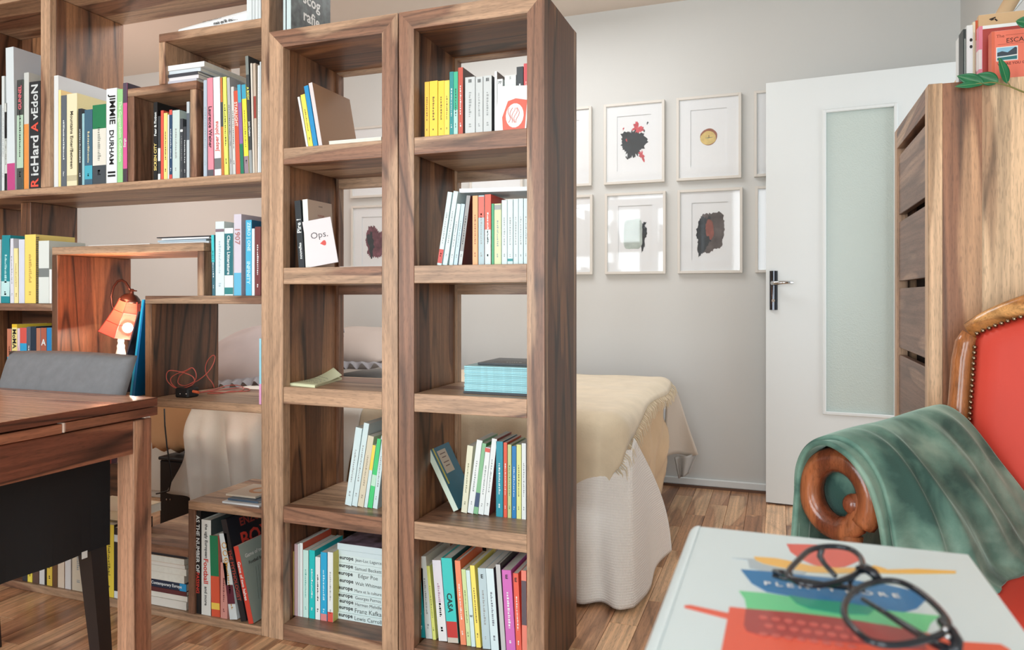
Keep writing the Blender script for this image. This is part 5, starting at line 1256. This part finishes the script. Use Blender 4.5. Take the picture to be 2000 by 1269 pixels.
leafm(Q(1950, 160), Q(1906, 146), .017, .004, FRN); leafm(Q(1922, 163), Q(1869, 148), .016, .004, FRN); leafm(Q(1915, 163), Q(1865, 169), .0085, .003, FRN)
leafm(Q(1967, 163), Q(1951, 112, 2.09), .0125, .005, (.3, -1, 0)); leafm(Q(2012, 45, 2.06), Q(1984, 41, 2.06), .014, .003, FRN)
leafm(Q(2030, 185), Q(2004, 150), .012, .003, FRN)
rp = thing('paper_roll', 'tan paper roll leaning on the wall behind the books on the chest', 'paper roll', (.75, 2.5, zc))
a_, b_ = Vector(py(1958, 30, 2.5)), Vector(py(1985, -15, 2.5)); dd = (b_ - a_); k = (a_.z - zc - .012) / dd.z
MB().tube([a_ - dd * k * .99, b_ + dd * .5], .02, 14).build('roll', mat((222, 190, 150), .6), rp, smooth=True)
# ------------------------------------------------------------------ armchair
A0 = Vector((.37, 1.95, 0)); fv = Vector((-.566, -.824, 0)).normalized(); sv = Vector((-fv.y, fv.x, 0))   # forward, and inward from this arm
AC = thing('armchair', 'old armchair with red upholstery, brass nails and scrolled wooden arms', 'armchair', (A0.x + sv.x * .3 + fv.x * .25, A0.y + sv.y * .3 + fv.y * .25, 0))
def K(s, f, z): return A0 + sv * s + fv * f + Vector((0, 0, z))
REDL = mat((206, 66, 50), .5, name='red_leathercloth', var=.06, scale=5, bump=.08, bscale=120)
WID = .62
def lean(z): return -.012 - max(0, z - .5) * .16          # f of the back surface at height z
def crest(s): t = s / WID; return .928 + .10 * math.sin(math.pi * min(1, max(0, t))) ** .8
# wooden back frame
pts = [K(.0, lean(z) - .01, z) for z in (.46, .6, .7, .78, .86)] + [K(.004, lean(.9) - .01, .90), K(.016, lean(.92) - .01, .922)]
m = MB(); m.tube(pts, [.026, .026, .026, .025, .025, .025, .024], 12); m.build('back_post', MAHP, AC, smooth=True)
pts = [K(WID, lean(z) - .01, z) for z in (.46, .6, .7, .78, .86)] + [K(WID - .004, lean(.9) - .01, .90), K(WID - .016, lean(.92) - .01, .922)]
m = MB(); m.tube(pts, [.026, .026, .026, .025, .025, .025, .024], 12); m.build('back_post', MAHP, AC, smooth=True)
m = MB(); m.tube([K(.014 + (WID - .028) * k / 24, lean(.93) - .012, crest(WID * k / 24) + .003) for k in range(25)], .024, 12); m.build('crest_rail', MAHX, AC, smooth=True)
m = MB(); 
def back(u, v):
    s = .03 + u * (WID - .06); zt_ = crest(s) - .024; z = .40 + v * (zt_ - .40); e = min(1, min(u, 1 - u) * 14) ** .5 * min(1, (1 - v) * 14) ** .5
    return K(s, lean(z) + .004 + .014 * e, z)
m.grid(back, 28, 28); m.build('back_upholstery', REDL, AC, smooth=True, thick=.012, off=-1)
me0 = None
nl = mat((150, 132, 110), .25, 1.0, 'old_brass')
mesh_n = None
def nail(p):
    global mesh_n
    if mesh_n is None:
        o = MB().ball((0, 0, 0), .0052, 8, 6, (1, 1, 1)).build('nail', nl, AC, smooth=True, local=True); mesh_n = o.data
    else:
        o = bpy.data.objects.new('nail', mesh_n); COL.objects.link(o); o.parent = AC
    o.location = p - wloc(AC)
z = .60
while z < .90: nail(K(.031, lean(z) + .008, z)); z += .0128
s = .034
while s < .36: nail(K(s, lean(.92) + .008, crest(s) - .026)); s += .0128
# seat
m = MB()
def seat(u, v):
    s = .035 + u * (WID - .07); f = -.02 + v * .50; e = (max(0, 1 - abs(2 * u - 1) ** 6) * max(0, 1 - abs(2 * v - 1) ** 6)) ** .5
    return K(s, f, .40 + .07 * e)
m.grid(seat, 24, 24); m.build('seat_upholstery', REDL, AC, smooth=True, thick=.01, off=-1)
def obox(s0, s1, f0, f1, z0, z1, m_, name):
    mm = MB(); mm.prism([K(s0, f0, z0), K(s1, f0, z0), K(s1, f1, z0), K(s0, f1, z0)], (0, 0, z1 - z0)); return mm.build(name, m_, AC)
obox(.02, WID - .02, -.03, .49, .30, .40, MAH, 'seat_rail')
for s_ in (.03, WID - .03):
    for f_ in (.0, .46):
        MB().tube([K(s_, f_, .31), K(s_, f_, .15), K(s_, f_ + (.02 if f_ > .2 else -.03), .0)], [.026, .022, .015], 10).build('leg', MAH, AC, smooth=True)
# arms: a padded roll ending in a wooden scroll
RC, RR, RT = .623, .062, .025
for s_, sg in ((0, 1), (WID, -1)):
    MB().tube([K(s_, -.02, RC + .02), K(s_, .2, RC + .012), K(s_, .37, RC + .0)], [.072, .074, .074], 16).build('arm_roll', REDL, AC, smooth=True)
    n_ = 40; pp = []
    for k in range(n_ + 1):
        a = math.radians(-38 + 378 * k / n_) * 1.0; r_ = RR - .03 * max(0, (k / n_ - .8)) * 4 * .5
        pp.append(K(s_ + sg * RR * math.cos(a), .452, RC + RR * math.sin(a)))
    pp = [K(s_ + sg * RR * math.cos(math.radians(-40 + 320 * k / n_)), .452, RC + (RR + .006) * math.sin(math.radians(-40 + 320 * k / n_))) for k in range(n_ + 1)]
    pp += [K(s_ + sg * (RR - .006 * k) * math.cos(math.radians(-80 + 24 * k)), .452, RC + (RR + .006 - .007 * k) * math.sin(math.radians(-80 + 24 * k))) for k in range(1, 5)]
    MB().tube(pp, [RT] * (n_ + 1) + [RT - .002 * k for k in range(1, 5)], 12).build('arm_scroll', MAH, AC, smooth=True)
    MB().ball(K(s_ + sg * .03, .455, RC - .012), .021, 14, 10).build('scroll_eye', MAH, AC, smooth=True)
    MB().tube([K(s_ + sg * .02, .45, RC - .075), K(s_ + sg * .02, .455, .5), K(s_ + sg * .02, .45, .36)], [.024, .02, .024], 10).build('arm_post', MAH, AC, smooth=True)
    obox(s_ - .01, s_ + .01, .0, .2, .38, RC - .05, REDL, 'arm_panel')
# ------------------------------------------------------------------ green velvet blanket over the arm
VEL = bpy.data.materials.new('green_velvet'); VEL.use_nodes = True; nt = VEL.node_tree; b = nt.nodes['Principled BSDF']
tc = nt.nodes.new('ShaderNodeTexCoord'); n1 = nt.nodes.new('ShaderNodeTexNoise'); n1.inputs['Scale'].default_value = 9; n1.inputs['Detail'].default_value = 6; n1.inputs['Distortion'].default_value = .35
nt.links.new(tc.outputs['Object'], n1.inputs['Vector'])
cr = nt.nodes.new('ShaderNodeValToRGB'); cr.color_ramp.elements[0].position = .36; cr.color_ramp.elements[1].position = .66
cr.color_ramp.elements[0].color = lin((44, 78, 70)); cr.color_ramp.elements[1].color = lin((132, 162, 146)); nt.links.new(n1.outputs['Fac'], cr.inputs[0]); nt.links.new(cr.outputs[0], b.inputs['Base Color'])
e_ = cr.color_ramp.elements.new(.5); e_.color = lin((92, 128, 114))
b.inputs['Roughness'].default_value = .8; b.inputs['Sheen Weight'].default_value = .7; b.inputs['Sheen Roughness'].default_value = .35; b.inputs['Sheen Tint'].default_value = lin((190, 220, 206))
n2 = nt.nodes.new('ShaderNodeTexNoise'); n2.inputs['Scale'].default_value = 500; nt.links.new(tc.outputs['Object'], n2.inputs['Vector'])
bp = nt.nodes.new('ShaderNodeBump'); bp.inputs['Strength'].default_value = .3; bp.inputs['Distance'].default_value = .002; nt.links.new(n2.outputs['Fac'], bp.inputs['Height']); nt.links.new(bp.outputs[0], b.inputs['Normal'])
BL_ = thing('blanket', 'green velvet blanket draped over the arm of the red armchair', 'blanket', K(.02, .2, .7))
#            s, z along the section from the outside hem over the roll to the hem on the seat: back end, front end
back_s = [(-.100, .40), (-.100, .52), (-.098, .60), (-.088, .68), (-.055, .735), (0.0, .765), (.05, .745), (.10, .69), (.14, .63), (.17, .57), (.185, .52), (.20, .49), (.225, .482)]
front_s = [(-.102, .36), (-.094, .48), (-.090, .60), (-.082, .67), (-.052, .720), (0.0, .742), (.055, .725), (.092, .68), (.108, .62), (.115, .55), (.12, .48), (.125, .42), (.13, .36)]
mid_s = [(-.100, .38), (-.096, .50), (-.094, .60), (-.086, .675), (-.054, .728), (0.0, .750), (.055, .735), (.105, .69), (.14, .63), (.165, .57), (.18, .52), (.195, .49), (.22, .478)]
def interp(tab, t):
    f = t * (len(tab) - 1); i = min(len(tab) - 2, int(f)); a = f - i
    p = [tab[max(i - 1, 0)], tab[i], tab[i + 1], tab[min(i + 2, len(tab) - 1)]]
    cr_ = lambda k: .5 * (2 * p[1][k] + (p[2][k] - p[0][k]) * a + (2 * p[0][k] - 5 * p[1][k] + 4 * p[2][k] - p[3][k]) * a * a + (3 * p[1][k] - p[0][k] - 3 * p[2][k] + p[3][k]) * a ** 3)
    return cr_(0), cr_(1)
def blk(u, v):
    f0, f1 = .03, .475
    sb, zb2 = interp(back_s, v); sm, zm = interp(mid_s, v); sf, zf = interp(front_s, v)
    if u < .6: t = u / .6; t = t * t * (3 - 2 * t); s, z = sb + (sm - sb) * t, zb2 + (zm - zb2) * t
    else: t = (u - .6) / .4; t = t * t; s, z = sm + (sf - sm) * t, zm + (zf - zm) * t
    edge = min(1, u * 8) * min(1, (1 - u) * 12)
    w = edge * (.006 * math.sin(u * 15 + v * 4) * min(1, max(0, v - .42) * 3) + .016 * noise.noise(Vector((u * 9 + v * 2, v * 4, 5.1))) * min(1, max(0, v - .3) * 3))
    w += .014 * noise.noise(Vector((u * 4, v * 5, 1.7)))
    for c_, a_ in ((.88, .012), (.76, .009)): w += a_ * math.exp(-((u - c_ + .06 * v) / .035) ** 2) * min(1, max(0, v - .3) * 4)
    f = f0 + u * (f1 - f0) - .10 * max(0, v - .55) * (1 - u) * 0
    k = max(0, v - .5) * 2
    return K(s + w * .9, f + .03 * k * math.sin(v * 5) * (1 - u) - .02 * k, z + w * .35)
MB().grid(blk, 110, 90).build('cloth', VEL, BL_, smooth=True, thick=.011, off=-1)
def fold(u, v):            # second layer seen at the front edge
    sf, zf = interp(front_s, v * .86 + .05); k = .93
    return K(sf * (.90 + .03 * u), .445 + .05 * u - .015 * math.sin(v * 9), RC + (zf - RC) * (.92 + .02 * u))
MB().grid(fold, 6, 60).build('under_fold', VEL, BL_, smooth=True, thick=.009, off=-1)
MB().lathe([(.0, 0), (.055, .002), (.06, .02), (.06, .05)], 20, Matrix.Translation(K(0, .40, RC)) @ fv.to_track_quat('Z', 'Y').to_matrix().to_4x4() @ Matrix.Rotation(math.pi, 4, 'X') @ Matrix.Translation((0, 0, -.03)), cap=False).build('tucked_end', VEL, BL_, smooth=True)
# ------------------------------------------------------------------ cookbook and spectacles
ZBK = .80
S = thing('stool', 'small wooden stool carrying the white cookbook', 'stool', (.05, .52, 0))
MB().lathe([(.055, .748), (.06, .752), (.06, .768), (.055, .7715)], 24, Matrix.Translation((.05, .52, 0))).build('seat', MAH, S, smooth=False)
for a in (45, 135, 225, 315):
    ca, sa = math.cos(math.radians(a)), math.sin(math.radians(a))
    MB().tube([(.05 + .04 * ca, .52 + .04 * sa, .75), (.05 + .07 * ca, .52 + .07 * sa, 0)], [.010, .009], 8).build('leg', MAH, S)
CBK = thing('cookbook', 'large white cookbook with colourful pot cover lying before the armchair', 'book', (.03, .55, .772))
Pa = Vector(pz(1345, 1027, ZBK)); Pb = Vector(pz(1890, 1080, ZBK))
bx0, bx1, by1 = Pa.x, Pb.x, (Pa.y + Pb.y) / 2; bl = .30
WCV = mat((216, 232, 236), .3, name='white_gloss_cover')
MB().box(bx0 + .01, bx1, by1 - bl, by1, ZBK - .003, ZBK, .0008).build('front_cover', WCV, CBK)
MB().box(bx0 + .01, bx1, by1 - bl, by1, ZBK - .028, ZBK - .025, .0008).build('back_cover', WCV, CBK)
MB().box(bx0 + .008, bx1 - .004, by1 - bl + .003, by1 - .003, ZBK - .025, ZBK - .003).build('pages', PAGE, CBK)
m = MB(); prof = []
for k in range(13):
    a = math.pi / 2 + math.pi * k / 12; prof.append((bx0 + .010 + .011 * math.cos(a), by1, ZBK - .014 + .0145 * math.sin(a)))
prof += [(bx0 + .0105, by1, ZBK - .026), (bx0 + .0105, by1, ZBK - .002)]
m.prism(prof, (0, -bl, 0)); m.build('spine', WCV, CBK, smooth=False)
def CP(pts, z=ZBK): return [Vector(pz(1240 + .38 * a, 1010 + .38 * b_, z)) for a, b_ in pts]
def print_(name, pts, rgb, lift=.0001):
    return MB().prism([p + Vector((0, 0, lift)) for p in CP(pts)], (0, 0, .0003)).build(name, mat(rgb, .35), CBK)
print_('red_leaf_print', [(780, 138), (930, 142), (1060, 158), (1160, 185), (1150, 225), (1080, 255), (990, 262), (920, 245), (850, 215), (800, 178)], (226, 92, 74))
print_('grey_knife_print', [(497, 210), (600, 214), (760, 226), (900, 270), (860, 300), (700, 290), (590, 262), (580, 222)], (176, 192, 200), .0001)
print_('yellow_spoon_print', [(612, 205), (720, 212), (800, 228), (900, 250), (1030, 262), (1190, 262), (1230, 250), (1275, 262), (1300, 272), (1450, 268), (1650, 278), (1650, 290), (1450, 292), (1300, 290), (1200, 285), (1040, 290), (900, 284), (760, 262), (660, 240), (620, 222)], (242, 190, 92), .0003)
print_('blue_bowl_print', [(545, 270), (700, 282), (900, 304), (1100, 322), (1300, 350), (1480, 392), (1490, 430), (1450, 470), (1380, 490), (1200, 470), (1000, 440), (820, 410), (680, 385), (600, 340)], (8, 116, 176), .0002)
print_('green_bowl_print', [(535, 380), (680, 392), (900, 425), (1100, 452), (1300, 480), (1480, 500), (1565, 508), (1520, 545), (1500, 590), (1300, 560), (1050, 520), (800, 490), (575, 472), (565, 420)], (110, 214, 150), .0001)
print_('green_shade_print', [(790, 405), (900, 425), (1060, 440), (1240, 470), (1200, 505), (1050, 500), (900, 475), (830, 445)], (30, 160, 130), .0005)
print_('red_pot_print', [(255, 455), (285, 453), (480, 495), (487, 462), (570, 472), (800, 492), (1050, 522), (1300, 562), (1500, 596), (1640, 640), (1880, 655), (1925, 680), (1990, 760), (430, 760), (476, 524), (255, 466)], (230, 96, 70), .0002)
print_('dark_pot_print', [(570, 474), (800, 492), (1050, 522), (1290, 560), (1480, 600), (1500, 690), (1200, 660), (900, 630), (640, 610), (575, 590), (560, 560)], (170, 70, 66), .0005)
m = MB()
for a, b_ in [(660 + 65 * i + 28 * (j % 2), 520 + 9 * i + 44 * j) for i in range(8) for j in range(3)]:
    p = Vector(pz(1240 + .38 * a, 1010 + .38 * b_, ZBK)); m.lathe([(.0028, .0008), (.0028, .0011)], 10, Matrix.Translation((p.x, p.y, ZBK)))
tag(m.build('dot_print', mat((206, 100, 90), .35), CBK), kind='stuff')
pA, pB = CP([(665, 345), (1360, 412)]); L_ = (pB - pA)
lettering('P L E N T Y  M O R E', L_.length, .0135, (pA + pB) / 2 + Vector((0, 0, .0007)), L_, (-L_.y, L_.x, 0), mat((236, 242, 244), .35), CBK, local=False, bold=True)
# spectacles
GLA = thing('eyeglasses', 'black round eyeglasses with folded temples lying on the white cookbook', 'eyeglasses', (.06, .5, ZBK))
BLG = mat((16, 22, 30), .15, name='black_acetate')
ZG = .8235
l1 = [(785, 285), (835, 225), (895, 172), (960, 152), (1040, 150), (1110, 165), (1155, 200), (1170, 245), (1140, 288), (1080, 318), (1000, 342), (920, 350), (850, 338), (805, 315)]
l2 = [(1075, 470), (1090, 425), (1130, 380), (1200, 343), (1290, 325), (1370, 335), (1450, 375), (1530, 440), (1590, 505), (1612, 555), (1570, 602), (1480, 632), (1390, 652), (1290, 655), (1200, 632), (1130, 577), (1085, 522)]
def ring(l):
    p = [Vector(pz(1240 + .38 * a, 1010 + .38 * b_, ZG)) for a, b_ in l]; n = len(p); out = []
    for i in range(n):
        a, b_, c, d = p[i - 1], p[i], p[(i + 1) % n], p[(i + 2) % n]
        for k in range(4):
            t = k / 4; out.append(.5 * ((2 * b_) + (c - a) * t + (2 * a - 5 * b_ + 4 * c - d) * t * t + (3 * b_ - a - 3 * c + d) * t ** 3))
    return out
for l in (l1, l2):
    rg = ring(l); MB().tube(rg, .0021, 8, closed=True).build('rim', BLG, GLA, smooth=True)
    c_ = sum(rg, Vector()) / len(rg)
    m = MB(); m.prism([c_ + (p - c_) * .985 for p in rg], (0, 0, .0012)); m.build('lens', GLS, GLA)
def G(a, b_, z=ZG): return Vector(pz(1240 + .38 * a, 1010 + .38 * b_, z))
MB().tube([G(1150, 270), G(1185, 262, ZG + .003), G(1225, 285, ZG + .004), G(1250, 320)], [.003, .0034, .0034, .003], 8).build('bridge', BLG, GLA, smooth=True)
MB().tube([G(1130, 300), G(1105, 330, ZG - .004), G(1110, 375, ZG - .004), G(1140, 385)], .0016, 8).build('nose_pad', BLG, GLA, smooth=True)
MB().tube([G(800, 295), G(760, 285, ZG - .004), G(720, 280, ZG - .008), G(715, 295, ZG - .010), G(760, 310, ZG - .010), G(860, 325, ZG - .012), G(1000, 350, ZG - .016), G(1180, 372, ZG - .018)], [.002, .0024, .0024, .0022, .002, .002, .002, .002], 8).build('temple', BLG, GLA, smooth=True)
MB().tube([G(960, 165), G(950, 200, ZG - .006), G(975, 240, ZG - .01), G(1030, 300, ZG - .012)], [.0024, .0024, .002, .0018], 8).build('temple_tip', BLG, GLA, smooth=True)
MB().tube([G(1170, 420, ZG - .014), G(1300, 500, ZG - .014), G(1420, 575, ZG - .014), G(1540, 650, ZG - .012), G(1640, 690, ZG - .006)], [.0016, .002, .0024, .0026, .0028], 8).build('temple', BLG, GLA, smooth=True)
MB().tube([G(1575, 530), G(1620, 585, ZG - .002), G(1655, 640, ZG - .004), G(1650, 690, ZG - .006)], [.003, .0038, .0036, .003], 8).build('end_piece', BLG, GLA, smooth=True)
for a, b_ in ((1595, 575), (1608, 612)): MB().ball(G(a, b_, ZG + .0032), .0014, 8, 6).build('rivet', CHROME, GLA, smooth=True)
